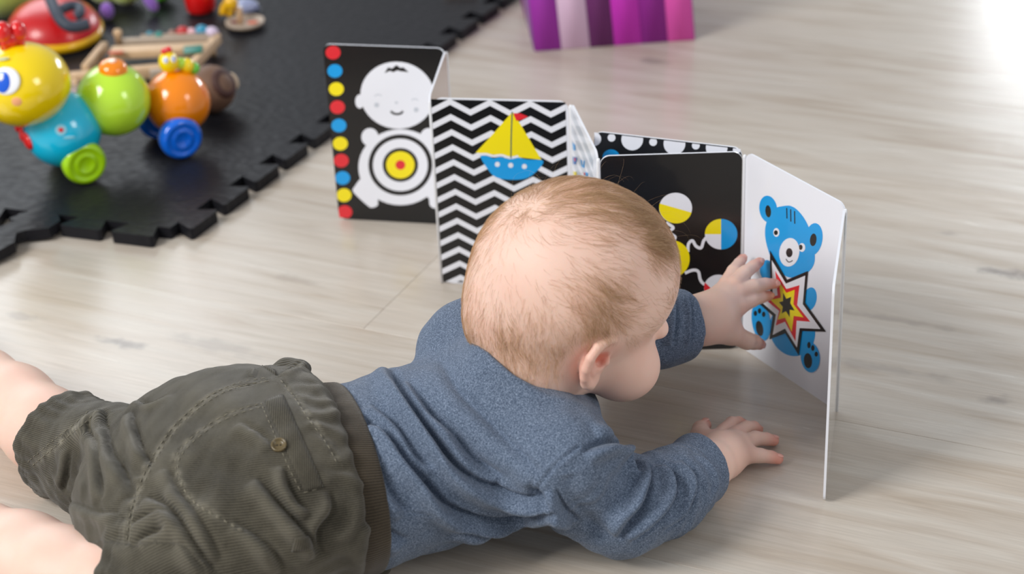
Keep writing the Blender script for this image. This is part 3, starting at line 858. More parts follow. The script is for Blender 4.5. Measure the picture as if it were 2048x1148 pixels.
# ------------------------------------------------------------------ materials of the child
def skin_material():
    M = bpy.data.materials.new('skin'); M.use_nodes = True
    nt = M.node_tree; N = nt.nodes; L = nt.links; b = N['Principled BSDF']
    def attr(n): a = N.new('ShaderNodeAttribute'); a.attribute_name = n; return a.outputs['Fac']
    tc = N.new('ShaderNodeTexCoord'); ns = N.new('ShaderNodeTexNoise'); ns.inputs['Scale'].default_value = 38; ns.inputs['Detail'].default_value = 5
    L.new(tc.outputs['Object'], ns.inputs['Vector'])
    r0 = N.new('ShaderNodeMix'); r0.data_type = 'RGBA'; r0.inputs['A'].default_value = lin((232, 192, 173)); r0.inputs['B'].default_value = lin((240, 208, 193))
    L.new(ns.outputs['Fac'], r0.inputs['Factor'])
    r1 = N.new('ShaderNodeMix'); r1.data_type = 'RGBA'; r1.inputs['B'].default_value = lin((222, 132, 112))
    L.new(attr('red'), r1.inputs['Factor']); L.new(r0.outputs['Result'], r1.inputs['A'])
    r2 = N.new('ShaderNodeMix'); r2.data_type = 'RGBA'; r2.inputs['B'].default_value = lin((204, 162, 126))
    L.new(attr('fuzz'), r2.inputs['Factor']); L.new(r1.outputs['Result'], r2.inputs['A'])
    L.new(r2.outputs['Result'], b.inputs['Base Color'])
    b.inputs['Roughness'].default_value = 0.48; b.inputs['Subsurface Weight'].default_value = 0.25
    b.inputs['Subsurface Radius'].default_value = (1.0, 0.35, 0.2); b.inputs['Subsurface Scale'].default_value = 0.005
    b.inputs['Specular IOR Level'].default_value = 0.4
    n2 = N.new('ShaderNodeTexNoise'); n2.inputs['Scale'].default_value = 900; L.new(tc.outputs['Object'], n2.inputs['Vector'])
    bp = N.new('ShaderNodeBump'); bp.inputs['Strength'].default_value = 0.12; bp.inputs['Distance'].default_value = 0.0003
    L.new(n2.outputs['Fac'], bp.inputs['Height']); L.new(bp.outputs['Normal'], b.inputs['Normal'])
    return M
def knit_material(name, dark, mid, light, speck=1500.0, bump=.35):
    M = bpy.data.materials.new(name); M.use_nodes = True
    nt = M.node_tree; N = nt.nodes; L = nt.links; b = N['Principled BSDF']
    tc = N.new('ShaderNodeTexCoord')
    a = N.new('ShaderNodeTexNoise'); a.inputs['Scale'].default_value = speck; a.inputs['Detail'].default_value = 2
    c = N.new('ShaderNodeTexNoise'); c.inputs['Scale'].default_value = speck * .35; c.inputs['Detail'].default_value = 3
    for x in (a, c): L.new(tc.outputs['Object'], x.inputs['Vector'])
    ad = N.new('ShaderNodeMath'); ad.operation = 'MULTIPLY_ADD'; ad.inputs[1].default_value = .6
    m2 = N.new('ShaderNodeMath'); m2.operation = 'MULTIPLY'; m2.inputs[1].default_value = .4
    L.new(c.outputs['Fac'], m2.inputs[0]); L.new(a.outputs['Fac'], ad.inputs[0]); L.new(m2.outputs[0], ad.inputs[2])
    r = N.new('ShaderNodeValToRGB'); e = r.color_ramp.elements
    e[0].position = .34; e[0].color = lin(dark); e[1].position = .66; e[1].color = lin(light); k = e.new(.49); k.color = lin(mid)
    L.new(ad.outputs[0], r.inputs['Fac']); L.new(r.outputs[0], b.inputs['Base Color'])
    b.inputs['Roughness'].default_value = .95; b.inputs['Specular IOR Level'].default_value = .2
    b.inputs['Sheen Weight'].default_value = .12; b.inputs['Sheen Roughness'].default_value = .5
    bp = N.new('ShaderNodeBump'); bp.inputs['Strength'].default_value = bump; bp.inputs['Distance'].default_value = .0006
    L.new(ad.outputs[0], bp.inputs['Height']); L.new(bp.outputs['Normal'], b.inputs['Normal'])
    return M
def cord_material(name, dark, light, freq, rot):
    M = bpy.data.materials.new(name); M.use_nodes = True
    nt = M.node_tree; N = nt.nodes; L = nt.links; b = N['Principled BSDF']
    tc = N.new('ShaderNodeTexCoord')
    at_ = N.new('ShaderNodeAttribute'); at_.attribute_name = 'cord'
    ml = N.new('ShaderNodeMath'); ml.operation = 'MULTIPLY'; ml.inputs[1].default_value = 2 * PI / freq; L.new(at_.outputs['Fac'], ml.inputs[0])
    sn = N.new('ShaderNodeMath'); sn.operation = 'SINE'; L.new(ml.outputs[0], sn.inputs[0])
    wv = N.new('ShaderNodeMapRange'); wv.inputs['From Min'].default_value = -1; L.new(sn.outputs[0], wv.inputs['Value'])
    ns = N.new('ShaderNodeTexNoise'); ns.inputs['Scale'].default_value = 28; ns.inputs['Detail'].default_value = 6; L.new(tc.outputs['Object'], ns.inputs['Vector'])
    n3 = N.new('ShaderNodeTexNoise'); n3.inputs['Scale'].default_value = 700; L.new(tc.outputs['Object'], n3.inputs['Vector'])
    m1 = N.new('ShaderNodeMath'); m1.operation = 'MULTIPLY'; m1.inputs[1].default_value = .35; L.new(wv.outputs[0], m1.inputs[0])
    m2 = N.new('ShaderNodeMath'); m2.operation = 'MULTIPLY_ADD'; m2.inputs[1].default_value = .65; L.new(ns.outputs['Fac'], m2.inputs[0]); L.new(m1.outputs[0], m2.inputs[2])
    m3 = N.new('ShaderNodeMath'); m3.operation = 'MULTIPLY_ADD'; m3.inputs[1].default_value = .3; L.new(n3.outputs['Fac'], m3.inputs[0]); L.new(m2.outputs[0], m3.inputs[2])
    mr = N.new('ShaderNodeMapRange'); mr.inputs['From Min'].default_value = .35; mr.inputs['From Max'].default_value = 1.0; L.new(m3.outputs[0], mr.inputs['Value'])
    mx_ = N.new('ShaderNodeMix'); mx_.data_type = 'RGBA'; mx_.inputs['A'].default_value = lin(dark); mx_.inputs['B'].default_value = lin(light)
    L.new(mr.outputs[0], mx_.inputs['Factor'])
    aw = N.new('ShaderNodeAttribute'); aw.attribute_name = 'worn_highlight'  # seam wear mixed with painted highlight, lightens the cloth colour
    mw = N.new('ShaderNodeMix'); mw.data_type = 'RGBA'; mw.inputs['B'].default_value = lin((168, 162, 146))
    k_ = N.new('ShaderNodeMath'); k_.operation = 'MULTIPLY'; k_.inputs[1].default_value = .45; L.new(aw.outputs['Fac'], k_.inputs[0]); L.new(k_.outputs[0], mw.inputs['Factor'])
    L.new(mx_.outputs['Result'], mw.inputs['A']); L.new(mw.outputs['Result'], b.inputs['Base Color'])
    b.inputs['Roughness'].default_value = .92; b.inputs['Specular IOR Level'].default_value = .2; b.inputs['Sheen Weight'].default_value = .2
    bp = N.new('ShaderNodeBump'); bp.inputs['Strength'].default_value = .5; bp.inputs['Distance'].default_value = .0007
    L.new(wv.outputs[0], bp.inputs['Height']); L.new(bp.outputs['Normal'], b.inputs['Normal'])
    return M
SKIN = skin_material()
SHIRT = knit_material('heather_blue_knit', (54, 65, 82), (88, 102, 123), (146, 160, 181), 2500.0, .35)
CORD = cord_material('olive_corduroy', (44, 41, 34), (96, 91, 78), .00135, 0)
RIB = cord_material('olive_rib_knit', (46, 40, 32), (80, 70, 56), .0021, 0)

# ------------------------------------------------------------------ body
V, F = nets(skin_sdf, (-.55, .94, -.003), (.225, 1.46, .262), .00155)
N_ = vnormals(V, F)
def blob(V, c, r, s=1.0): return s * np.exp(-(np.linalg.norm(V - c, axis=1) / r) ** 2)
red = 0.18 * blob(V, hd(.05, .035, -.04), .030) + .12 * blob(V, hd(.05, -.035, -.04), .030)
red = np.maximum(red, .34 * np.exp(-(np.linalg.norm((V - EARC), axis=1) / .020) ** 4) * (np.abs((V - HC) @ HS) > .056))
for ch in fR + fL + [thR, thL]:
    red = np.maximum(red, blob(V, ch[-1][0], .009, .75)); red = np.maximum(red, blob(V, ch[1][0], .007, .28))
red = np.maximum(red, .25 * blob(V, thR[0][0], .014)); red = np.maximum(red, .3 * blob(V, hd(.078, 0, -.022), .012))
red = np.maximum(red, .45 * blob(V, hd(.077, 0, -.042), .010))
red = np.maximum(red, 1.0 * np.exp(-(np.linalg.norm(V - ep(.0045, .002, -.001), axis=1) / .0075) ** 4))
red += np.clip(vnoise(V, .05, 3), 0, 1) * .08
CST = Caster(V, F)
def onskin(x, y):
    c = CST.px(x, y); return c[0] if c is not None else HC
def scalp(P):
    """how much hair grows here, 0..1"""
    R = P - HC; f, s, u = R @ HF, R @ HS, R @ HU
    d = np.clip((u - (-.030 + np.clip(f, -1, .03) * .9 + np.clip(f - .03, 0, 1) * 2.6)) / .014, 0, 1)     # hairline: low at the nape, high at the brow
    d *= np.clip((.062 - f) / .012, 0, 1)
    return d
d0 = scalp(V) * (np.linalg.norm(V - HC, axis=1) < .105)
pale = [(1300, 570, .032, .97), (1265, 630, .026, .95), (1245, 570, .020, .6), (1050, 500, .040, .97), (1010, 570, .030, .9), (960, 560, .026, .6), (1130, 520, .026, .6), (1110, 600, .016, .4), (1230, 520, .02, .5)]
dark = [(1305, 478, .014, 1.3), (1270, 420, .024, .9), (1180, 385, .030, .8), (1090, 375, .030, .7), (1000, 420, .018, .65), (1195, 600, .022, .65), (1185, 660, .016, .8), (1225, 640, .015, .6), (1020, 690, .022, .6), (1090, 715, .020, .5), (1250, 395, .02, .8)]
dens = .42 * np.ones(len(V))
for x, y, r, k in pale: dens *= 1 - k * np.exp(-(np.linalg.norm(V - onskin(x, y), axis=1) / r) ** 2)
for x, y, r, k in dark: dens = np.maximum(dens, k * np.exp(-(np.linalg.norm(V - onskin(x, y), axis=1) / r) ** 2))
dens *= d0
ear_near = np.minimum(np.linalg.norm(V - EARC, axis=1), np.linalg.norm(V - (EARC - 2 * HS * ((EARC - HC) @ HS)), axis=1))
dens *= np.clip((ear_near - .022) / .006, 0, 1)
body = mesh_of('body', V, F, [SKIN], person, {'red': np.clip(red, 0, 1), 'fuzz': np.clip(dens * .42, 0, 1)})
body['label'] = 'bare skin of head, hands and legs'

# ------------------------------------------------------------------ fine fair hair, combed forward
hV, hN, hW = V, N_, dens
NS = 15000
pr = hW ** 1.15; pr = pr / pr.sum()
pick = RNG.choice(len(V), NS, p=pr)
P0 = V[pick] + RNG.normal(0, .0008, (NS, 3)); Wt = hW[pick]
R0 = P0 - HC; f_, s_, u_ = R0 @ HF, R0 @ HS, R0 @ HU
crown = hd(-.050, -.010, .048)
ln = (.009 + .017 * np.clip(Wt, 0, 1) * np.clip((u_ + .02) / .06, .12, 1)) * RNG.uniform(.6, 1.3, NS)
KS = 7
tuft = RNG.normal(0, 1, (NS, 3)) * .16
cl = np.stack([vnoise(P0, .022, 21 + k) for k in range(3)], 1) * .42      # locks lie together
pts = np.zeros((NS, KS + 1, 3)); p = P0.copy(); lift = np.zeros(NS)
hs = lambda Q: head_sdf(Q.astype(np.float32))
curl = RNG.uniform(.5, 1.4, NS)
for k in range(KS + 1):
    g = np.stack([hs(p + np.eye(3)[i] * .001) - hs(p - np.eye(3)[i] * .001) for i in range(3)], 1); g /= np.maximum(np.linalg.norm(g, axis=1, keepdims=True), 1e-9)
    dd = hs(p)
    tgt = .0003 + .0016 * (k / KS) * RNG.uniform(.2, 1.2, NS) * (0.4 + Wt)
    p = p - g * (dd - tgt)[:, None]
    pts[:, k] = p
    aw = p - crown; aw /= np.linalg.norm(aw, axis=1, keepdims=True)
    side = np.clip((.03 - u_) / .05, 0, 1)[:, None]
    flow = aw * .8 + HF * (.55 * (1 - side)) - HU * (.5 * side) + HF * .12 * side + tuft + cl + np.cross(g, aw) * (.35 * np.sin(2.2 * k / KS * curl))[:, None]
    flow -= g * (flow * g).sum(1, keepdims=True); flow /= np.linalg.norm(flow, axis=1, keepdims=True)
    p = p + flow * (ln / KS)[:, None]
# a few loose hairs standing off the top
NF = 40
cand = np.nonzero((Wt > .3) & (u_ > .03))[0]; fl = RNG.choice(cand, NF)
fp = np.zeros((NF, KS + 1, 3)); gg = (P0[fl] - HC); gg /= np.linalg.norm(gg, axis=1, keepdims=True)
dr = gg * .5 + HF * .6 + RNG.normal(0, .4, (NF, 3)); dr /= np.linalg.norm(dr, axis=1, keepdims=True)
for k in range(KS + 1):
    t = k / KS; fp[:, k] = P0[fl] + dr * (t * .024) + gg * (.004 * np.sin(t * 3)[None] if False else (.004 * math.sin(t * 3))) - HU * (t * t * .005)
allp = np.concatenate([pts, fp])
hc = bpy.data.hair_curves.new('hair'); hc.add_curves([KS + 1] * len(allp))
hc.position_data.foreach_set('vector', allp.astype(np.float32).ravel())
rad = np.tile(np.linspace(.000045, .000018, KS + 1), len(allp)).astype(np.float32); rad[NS * (KS + 1):] *= .6
ra = hc.attributes.get('radius') or hc.attributes.new('radius', 'FLOAT', 'POINT')
ra.data.foreach_set('value', rad)
HM = bpy.data.materials.new('fair_hair'); HM.use_nodes = True
nt = HM.node_tree; hb = nt.nodes['Principled BSDF']
hi_ = nt.nodes.new('ShaderNodeHairInfo'); rmp = nt.nodes.new('ShaderNodeMix'); rmp.data_type = 'RGBA'
rmp.inputs['A'].default_value = lin((150, 108, 70)); rmp.inputs['B'].default_value = lin((224, 190, 148))
nt.links.new(hi_.outputs['Random'], rmp.inputs['Factor']); nt.links.new(rmp.outputs['Result'], hb.inputs['Base Color'])
hb.inputs['Roughness'].default_value = .45
hair = bpy.data.objects.new('hair', hc); COL.objects.link(hair); hc.materials.append(HM); hair.parent = person
hair['label'] = 'thin fair baby hair'; hair['kind'] = 'stuff'

# eyes
for s in (1, -1):
    bm = bmesh.new(); c = hd(.0668, s * .022, -.0112)
    bm_ball(bm, c, .0092, 24)
    e = from_bm('eye', bm, [mat('eye_white', (236, 232, 228), .2, coat=.5)], person)
    bm = bmesh.new(); fd = norm(HF * 1 - HU * .12)
    bm_lathe(bm, c + fd * .0078, fd, [(0, .0018), (.0021, .0016), (.0046, .0006), (.0048, 0), (0, -.001)], 24)
    i_ = from_bm('iris', bm, [mat('iris_blue', (70, 96, 120), .15, coat=1)], e); i_['label'] = 'grey-blue iris'

# fingernails, on the backs of the finger ends
NAIL = mat('nail', (236, 176, 160), .25, coat=.3)
BT = BVHTree.FromPolygons([tuple(v) for v in V], [tuple(int(i) for i in f) for f in F])
for ch in fR + [thR] + fL + [thL]:
    (a, ra), (b, rb) = ch[-2], ch[-1]; ax_ = norm(np.asarray(b) - np.asarray(a)); dors = np.array([0, 0, 1.]) if any(ch is x for x in fR + [thR]) else -CF
    dors = norm(dors - ax_ * (dors @ ax_)); c = np.asarray(b) + ax_ * rb * .15
    h = BT.ray_cast(Vector(c + dors * .02), Vector(-dors))
    if h[0] is None: continue
    bm = bmesh.new(); Z = norm(np.array(h[1]) * .5 + dors); Y = norm(ax_ - Z * (ax_ @ Z)); X = np.cross(Y, Z)
    bm_ball(bm, np.array(h[0]) - Z * .0002, (rb * .55, rb * .68, .0005), 16, (X, Y, Z))
    from_bm('fingernail', bm, [NAIL], person)

# ------------------------------------------------------------------ shirt
cutR = at(1404, 936, .024); TR = norm(wrR - elR)
cutL = atd(1370, 649, 1.462); TL = norm(atd(1450, 640, 1.480) - atd(1340, 655, 1.452))
nk0, nk1 = at(1068, 738, .118), hd(-.01, 0, -.02)
NKD = norm(norm(nk1 - nk0) + .0)
def sleeve(P, pts, cut, T):
    d = chain(P, pts, .012)
    return smax(d, (P - cut) @ T.astype(np.float32), .0025)
slR = [(at(1060, 880, .080), .044), (shR, .0390), (at(1170, 970, .050), .0350), (elR, .0325), (at(1335, 985, .030), .0290), (cutR, .0235), (cutR + TR * .02, .0235)]
eL2 = atd(1315, 662, 1.452)
slL = [(at(1000, 790, .092), .046), (shL, .040), (at(1130, 700, .06), .034), (eL2 + (shL - eL2) * .3, .030), (eL2, .0265), (cutL, .0240), (cutL + TL * .02, .0240)]
def shirt_sdf(P):
    d = sweep(P, spine, k=.012)
    d = smin(d, chain(P, [(CC - CN * .045, .051), (CC - CN * .002, .0432), (CC + CN * .01, .0425)], .01), .013)
    d = smax(d, (P - CC) @ CN.astype(np.float32), .003)
    d = smax(d, -chain(P, [(CC - CN * .014, .0400), (CC + CN * .03, .0410)]), .0025)
    d = smin(d, sleeve(P, slR, cutR, TR), .014)
    d = smin(d, sleeve(P, slL, cutL, TL), .010)
    # cuffs: hollow a little way in, with a pressed seam behind the band
    for c, T, r in ((cutR, TR, .0195), (cutL, TL, .0200)):
        d = smax(d, -cone(P, c - T * .010, c + T * .02, r, r + .001), .0015)
    return smax(d, -(P[:, 2] - .0008), .001)
SV, SF = nets(shirt_sdf, (-.24, .98, -.003), (.20, 1.36, .20), .00175)
SN = vnormals(SV, SF)
SCST = Caster(SV, SF)
c8b = lambda *q: [(660 + x * .4492, 640 + y * .4492) for x, y in q]
sp = [
    (c8b((255, 190), (285, 260), (330, 350), (400, 450), (470, 540), (560, 650), (680, 735), (860, 800), (975, 806)), .0060, .0046, 'fold'),
    (c8b((150, 450), (240, 500), (330, 630), (420, 720), (530, 840), (690, 895), (850, 880), (1010, 838)), .0058, .0042, 'fold'),
    (c8b((350, 270), (440, 400), (545, 500), (650, 620), (760, 700)), .0065, .0030, 'fold'),
    (c8b((150, 580), (230, 700), (290, 800), (340, 850)), .0055, .0024, 'fold'),
    (c8b((190, 380), (300, 470), (380, 600), (460, 660)), .0055, .0020, 'fold'),
    (c8b((480, 170), (570, 320), (720, 470), (840, 600), (930, 690)), .0090, .0018, 'fold'),
    (c8b((540, 520), (640, 640), (760, 740)), .0060, .0016, 'valley'),
    (c8b((190, 860), (260, 950), (340, 990)), .006, .0022, 'fold'),
    (c8b((560, 920), (720, 930), (880, 890)), .006, .0025, 'fold'),
    (c8b((150, 820), (250, 858), (420, 860), (540, 892), (660, 886)), .0016, .0007, 'seam'),
    (c8b((1110, 560), (1010, 640), (945, 720), (915, 775), (960, 800), (1010, 850)), .0022, .0008, 'seam'),
    (c8b((1130, 590), (1180, 560), (1260, 545), (1330, 590), (1375, 690)), .0050, .0034, 'fold'),
    (c8b((1185, 505), (1222, 496), (1255, 506)), .0065, .0016, 'ridge'),
    (c8b((1415, 640), (1425, 720), (1390, 830), (1330, 900), (1285, 965)), .0052, .0040, 'fold'),
    (c8b((1500, 640), (1535, 700), (1520, 800), (1440, 910), (1340, 990)), .0050, .0034, 'fold'),
    (c8b((1570, 620), (1625, 690), (1620, 790), (1560, 880), (1480, 940)), .0046, .0026, 'fold'),
    (c8b((1640, 600), (1690, 660), (1715, 740), (1690, 830)), .0030, .0014, 'fold'),
    (c8b((1340, 690), (1350, 760), (1300, 850)), .0060, .0022, 'valley'),
    (c8b((1060, 690), (1080, 800), (1150, 900), (1230, 960)), .0070, .0018, 'valley'),
    (c8b((1000, 760), (1040, 850), (1100, 910)), .0045, .0030, 'fold'),
    (c8b((880, 760), (930, 790), (960, 830)), .004, .0025, 'valley'),
    (c8b((140, 430), (130, 500), (150, 600)), .006, .002, 'valley'),
    ([(1350, 596), (1352, 640), (1345, 690)], .004, .0022, 'fold'), ([(1376, 590), (1384, 640), (1378, 690)], .0025, .0016, 'fold'),
]
dsp = 2.7 * folds(SV, SN, SCST, sp) + .0009 * vnoise(SV, .055, 5) + .0005 * vnoise(SV, .022, 6)
# ring folds round the sleeves where they bunch
for a, b, s0 in ((elR, wrR, .5), (shR, elR, .8), (eL2, cutL, .5)):
    T = norm(b - a); q = (SV - a) @ T; Lq = np.linalg.norm(b - a); rr = np.linalg.norm(SV - a - q[:, None] * T, axis=1)
    w = np.clip(q / .02, 0, 1) * np.clip((Lq - .012 - q) / .02, 0, 1) * (rr < .055)
    dsp += .0013 * s0 * w * np.sin(q / .0085 * 2 * PI / 1.8 + 2.5 * vnoise(SV, .06, 9))
SV = SV + SN * dsp[:, None]; SV[:, 2] = np.maximum(SV[:, 2], .0006)
SV = relax(SV, SF, 1, .4)
shirt = mesh_of('shirt', SV, SF, [SHIRT], person)
shirt['label'] = 'heather blue-grey long-sleeved knit shirt'

# neckband and cuff bands as sewn pieces of the shirt
SC2 = Caster(SV, SF)
def ring_band(name, parent, c, T, r, wdt, thick, M, n=96, off=0.0):
    """a soft band round an opening"""
    X, Y, Z = frame(T); bm = bmesh.new(); rings = []
    prof = [(-wdt, .0), (-wdt, thick), (-wdt * .6, thick * 1.25), (-wdt * .1, thick * 1.2), (0, thick * .7), (0, -thick * .8), (-wdt * .3, -thick)]
    for i in range(n):
        t = 2 * PI * i / n; d = X * math.cos(t) + Y * math.sin(t); rr = r(t, d) if callable(r) else r
        rings.append([bm.verts.new(c + d * (rr + b) + Z * a) for a, b in prof])
    m_ = len(prof)
    for i in range(n):
        for k in range(m_):
            bm.faces.new((rings[i][k], rings[(i + 1) % n][k], rings[(i + 1) % n][(k + 1) % m_], rings[i][(k + 1) % m_]))
    return from_bm(name, bm, [M], parent)

# ------------------------------------------------------------------ shorts
hemL, hemR = at(124, 884, .037), at(262, 1186, .040)
thL_dir = norm(at(30, 815, .036) - at(195, 925, .040)); thR_dir = norm(at(60, 1110, .038) - at(330, 1150, .05))
wst = at(668, 960, .064); WD = norm(at(760, 940, .06) - at(600, 968, .064))
def leg_sdf(P, pts, cut, T, r):
    d = chain(P, pts, .012); d = smax(d, (P - cut) @ T.astype(np.float32), .004)
    return smax(d, -cone(P, cut - T * .012, cut + T * .03, r, r + .002), .002)
def shorts_sdf(P):
    d = ell(P, at(468, 955, .070), (.084, .104, .066), frame_rot)
    d = smin(d, sweep(P, [(at(380, 985, .066), .098, .060), (at(560, 965, .070), .100, .068), (at(640, 962, .066), .088, .063), (at(690, 957, .062), .080, .058)], k=.01), .014)
    d = smax(d, (P - wst) @ WD.astype(np.float32), .008)
    d = smin(d, leg_sdf(P, [(hipL, .052), (at(300, 950, .046), .043), (at(215, 925, .043), .0415), (hemL, .0385), (hemL + thL_dir * .03, .040)], hemL, thL_dir, .0345), .016)
    d = smin(d, leg_sdf(P, [(hipR, .055), (at(350, 1160, .050), .050), (hemR, .0435), (hemR + thR_dir * .03, .042)], hemR, thR_dir, .0365), .016)
    d = smin(d, ell(P, at(588, 738, .100), (.012, .010, .008)), .018)
    d = smin(d, ell(P, at(236, 845, .072), (.007, .012, .007)), .010)
    return smax(d, -(P[:, 2] - .0008), .001)
axd = norm(WD * np.array([1, 1, 0])); frame_rot = (axd, np.cross((0, 0, 1), axd), np.array([0, 0, 1.]))
QV, QF = nets(shorts_sdf, (-.42, .90, -.003), (-.08, 1.34, .18), .00175)
QN = vnormals(QV, QF)
QC = Caster(QV, QF)
c7 = lambda *q: [(x * .42507, 660 + y * .42507) for x, y in q]
seamA = c7((1255, 232), (1130, 255), (1000, 310), (850, 430), (750, 560), (690, 670), (640, 790), (612, 900), (600, 1010))
seamB = c7((1330, 235), (1390, 310), (1450, 400), (1540, 525), (1600, 635))
pocket = c7((1215, 350), (1100, 385), (990, 440), (880, 530), (825, 620), (860, 740), (930, 820), (1030, 880), (1150, 950))
hem1 = c7((405, 372), (330, 440), (240, 510), (120, 610)); hem2 = c7((440, 420), (340, 520), (270, 610), (215, 700), (240, 760))
sq = [
    (seamA, .0026, .0012, 'seam'), (seamB, .0020, .0008, 'seam'), (pocket, .0020, .0006, 'seam'),
    (c7((490, 370), (495, 450), (520, 560), (570, 650), (625, 760)), .0055, .0050, 'fold'),
    (c7((620, 380), (640, 470), (670, 560), (720, 640)), .0048, .0040, 'fold'),
    (c7((440, 400), (420, 470), (480, 560), (470, 700), (480, 790)), .0050, .0040, 'fold'),
    (c7((330, 560), (310, 680), (290, 760)), .0045, .0025, 'fold'),
    (c7((560, 620), (590, 740), (630, 790)), .005, .0030, 'valley'),
    (c7((800, 650), (830, 740), (900, 830), (980, 960), (1040, 1080)), .0058, .0034, 'fold'),
    (c7((690, 780), (790, 830), (870, 930), (930, 1030), (1010, 1140)), .0055, .0046, 'fold'),
    (c7((1210, 690), (1290, 790), (1370, 880), (1440, 960), (1490, 1060)), .0055, .0050, 'fold'),
    (c7((1340, 640), (1355, 720), (1400, 800), (1460, 850)), .0045, .0034, 'fold'),
    (c7((1560, 760), (1560, 860), (1500, 950), (1510, 1060)), .0050, .0034, 'fold'),
    (c7((1100, 900), (1200, 960), (1280, 1040), (1330, 1130)), .0055, .0036, 'fold'),
    (c7((640, 1000), (700, 960), (800, 930)), .0050, .0030, 'fold'),
    (c7((850, 1000), (920, 1090), (960, 1140)), .0050, .0030, 'fold'),
    (c7((1130, 430), (1230, 490), (1290, 550)), .0045, .0020, 'fold'),
    (c7((640, 700), (660, 640), (720, 600)), .005, .002, 'valley'),
    (c7((330, 800), (430, 850), (560, 860)), .0045, .0022, 'fold'),
    (c7((650, 330), (720, 350), (780, 310)), .004, .0022, 'fold'),
    (c7((1300, 215), (1370, 190), (1420, 150)), .0036, .0022, 'fold'), (c7((1200, 140), (1215, 180), (1200, 215)), .003, .0015, 'fold'),
    (c7((600, 1000), (640, 900), (760, 860), (860, 900)), .005, .002, 'fold'),
]
dq = 1.35 * folds(QV, QN, QC, sq) + .0012 * vnoise(QV, .050, 15) + .0007 * vnoise(QV, .018, 16)
# gathers near the waist and round the hems
qa = (wst - QV) @ WD; wg = np.clip(1 - np.abs(qa - .010) / .022, 0, 1)
lat = np.arctan2((QV - wst)[:, 2] - 0, (QV - wst) @ np.cross(WD, (0, 0, 1)))
dq += .0012 * wg * np.sin(lat * 26 + 3 * vnoise(QV, .05, 31))
for c, T in ((hemL, thL_dir), (hemR, thR_dir)):
    q = (c - QV) @ T; X, Y, Z = frame(T); R = QV - c; rr = np.linalg.norm(R + q[:, None] * T, axis=1)
    th = np.arctan2(R @ X, R @ Y); w = np.clip(1 - np.abs(q - .012) / .022, 0, 1) * (rr < .06)
    dq += .0010 * w * np.sin(th * 22 + 2 * vnoise(QV, .05, 33)); dq -= .0007 * np.exp(-((q - .010) / .0012) ** 2) * (rr < .06)
    dq -= .0005 * np.exp(-((q - .0145) / .0010) ** 2) * (rr < .06)
def cord_coord(P):
    best = np.full(len(P), 1e9); out = np.zeros(len(P))
    for k, (a, b, R_) in enumerate(((at(330, 985, .066), at(700, 957, .062), .085), (at(330, 950, .046), hemL, .042), (at(360, 1140, .05), hemR, .046))):
        T = norm(b - a); L_ = np.linalg.norm(b - a); q = np.clip((P - a) @ T, 0, L_ if k else 9); D_ = P - a - q[:, None] * T
        r = np.linalg.norm(D_, axis=1) / R_; S_ = norm(np.cross(T, (0, 0, 1))); U_ = np.cross(S_, T)
        th = np.arctan2(D_ @ S_, D_ @ U_) * R_
        m_ = r < best; best[m_] = r[m_]; out[m_] = th[m_]
    return out
QCORD = cord_coord(QV)
worn_highlight = np.maximum.reduce([folds(QV, QN, QC, [(seamA, .0030, 1.0, 'ridge')]) , .8 * folds(QV, QN, QC, [(seamB, .0022, 1.0, 'ridge')]), .7 * folds(QV, QN, QC, [(pocket, .0026, 1.0, 'ridge')]),
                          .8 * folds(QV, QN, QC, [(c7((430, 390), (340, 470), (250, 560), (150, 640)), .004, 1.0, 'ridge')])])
worn_highlight = np.clip(worn_highlight * (.55 + .6 * vnoise(QV, .008, 41)) + .25 * np.clip(dq / .003, 0, 1), 0, 1)  # seam wear plus shading contrast painted in: seams and raised folds lighter
QV = QV + QN * dq[:, None]; QV[:, 2] = np.maximum(QV[:, 2], .0006)
QV = relax(QV, QF, 1, .35)
shorts = mesh_of('shorts', QV, QF, [CORD], person, {'cord': QCORD, 'worn_highlight': worn_highlight})
shorts['label'] = 'olive green corduroy shorts'
QC2 = Caster(QV, QF)
def patch(name, quad, nu, nv, th, M, parent, caster, puff=0.0004):
    """a piece of cloth sewn on: quad = four pixel corners, laid on the surface below it"""
    bm = bmesh.new(); G = {}; Bt = {}
    q = [np.asarray(p, float) for p in quad]
    for i in range(nu + 1):
        for j in range(nv + 1):
            u, v = i / nu, j / nv
            p = q[0] * (1 - u) * (1 - v) + q[1] * u * (1 - v) + q[2] * u * v + q[3] * (1 - u) * v
            h = caster.px(*p)
            if h is None: continue
            e = min(u, 1 - u, 1.0) * nu * .5; e2 = min(v, 1 - v) * nv * .5
            k = min(1, e, e2 + .35)
            G[i, j] = bm.verts.new(h[0] + h[1] * (th * (.6 + .4 * k) + puff * k)); Bt[i, j] = bm.verts.new(h[0] - h[1] * .001)
    def fc(a):
        if all(x is not None for x in a):
            try: bm.faces.new(a)
            except ValueError: pass
    for i in range(nu):
        for j in range(nv):
            k = [(i, j), (i + 1, j), (i + 1, j + 1), (i, j + 1)]
            fc([G.get(x) for x in k]); fc([Bt.get(x) for x in k[::-1]])
    for i in range(nu):
        for j in (0, nv): fc([G.get((i, j)), G.get((i + 1, j)), Bt.get((i + 1, j)), Bt.get((i, j))])
    for j in range(nv):
        for i in (0, nu): fc([G.get((i, j)), G.get((i, j + 1)), Bt.get((i, j + 1)), Bt.get((i, j))])
    o = from_bm(name, bm, [M], parent)
    P = np.array([v.co for v in o.data.vertices]); a = o.data.attributes.new('cord', 'FLOAT', 'POINT')
    a.data.foreach_set('value', (P @ WD * .95 + cord_coord(P) * .25).astype(np.float32))
    return o
o = patch('pocket_welt', [*c7((1245, 335)), *c7((1330, 305)), *c7((1522, 738)), *c7((1432, 762))], 5, 34, .0011, CORD, shorts, QC2)
o['label'] = 'narrow raised pocket band'
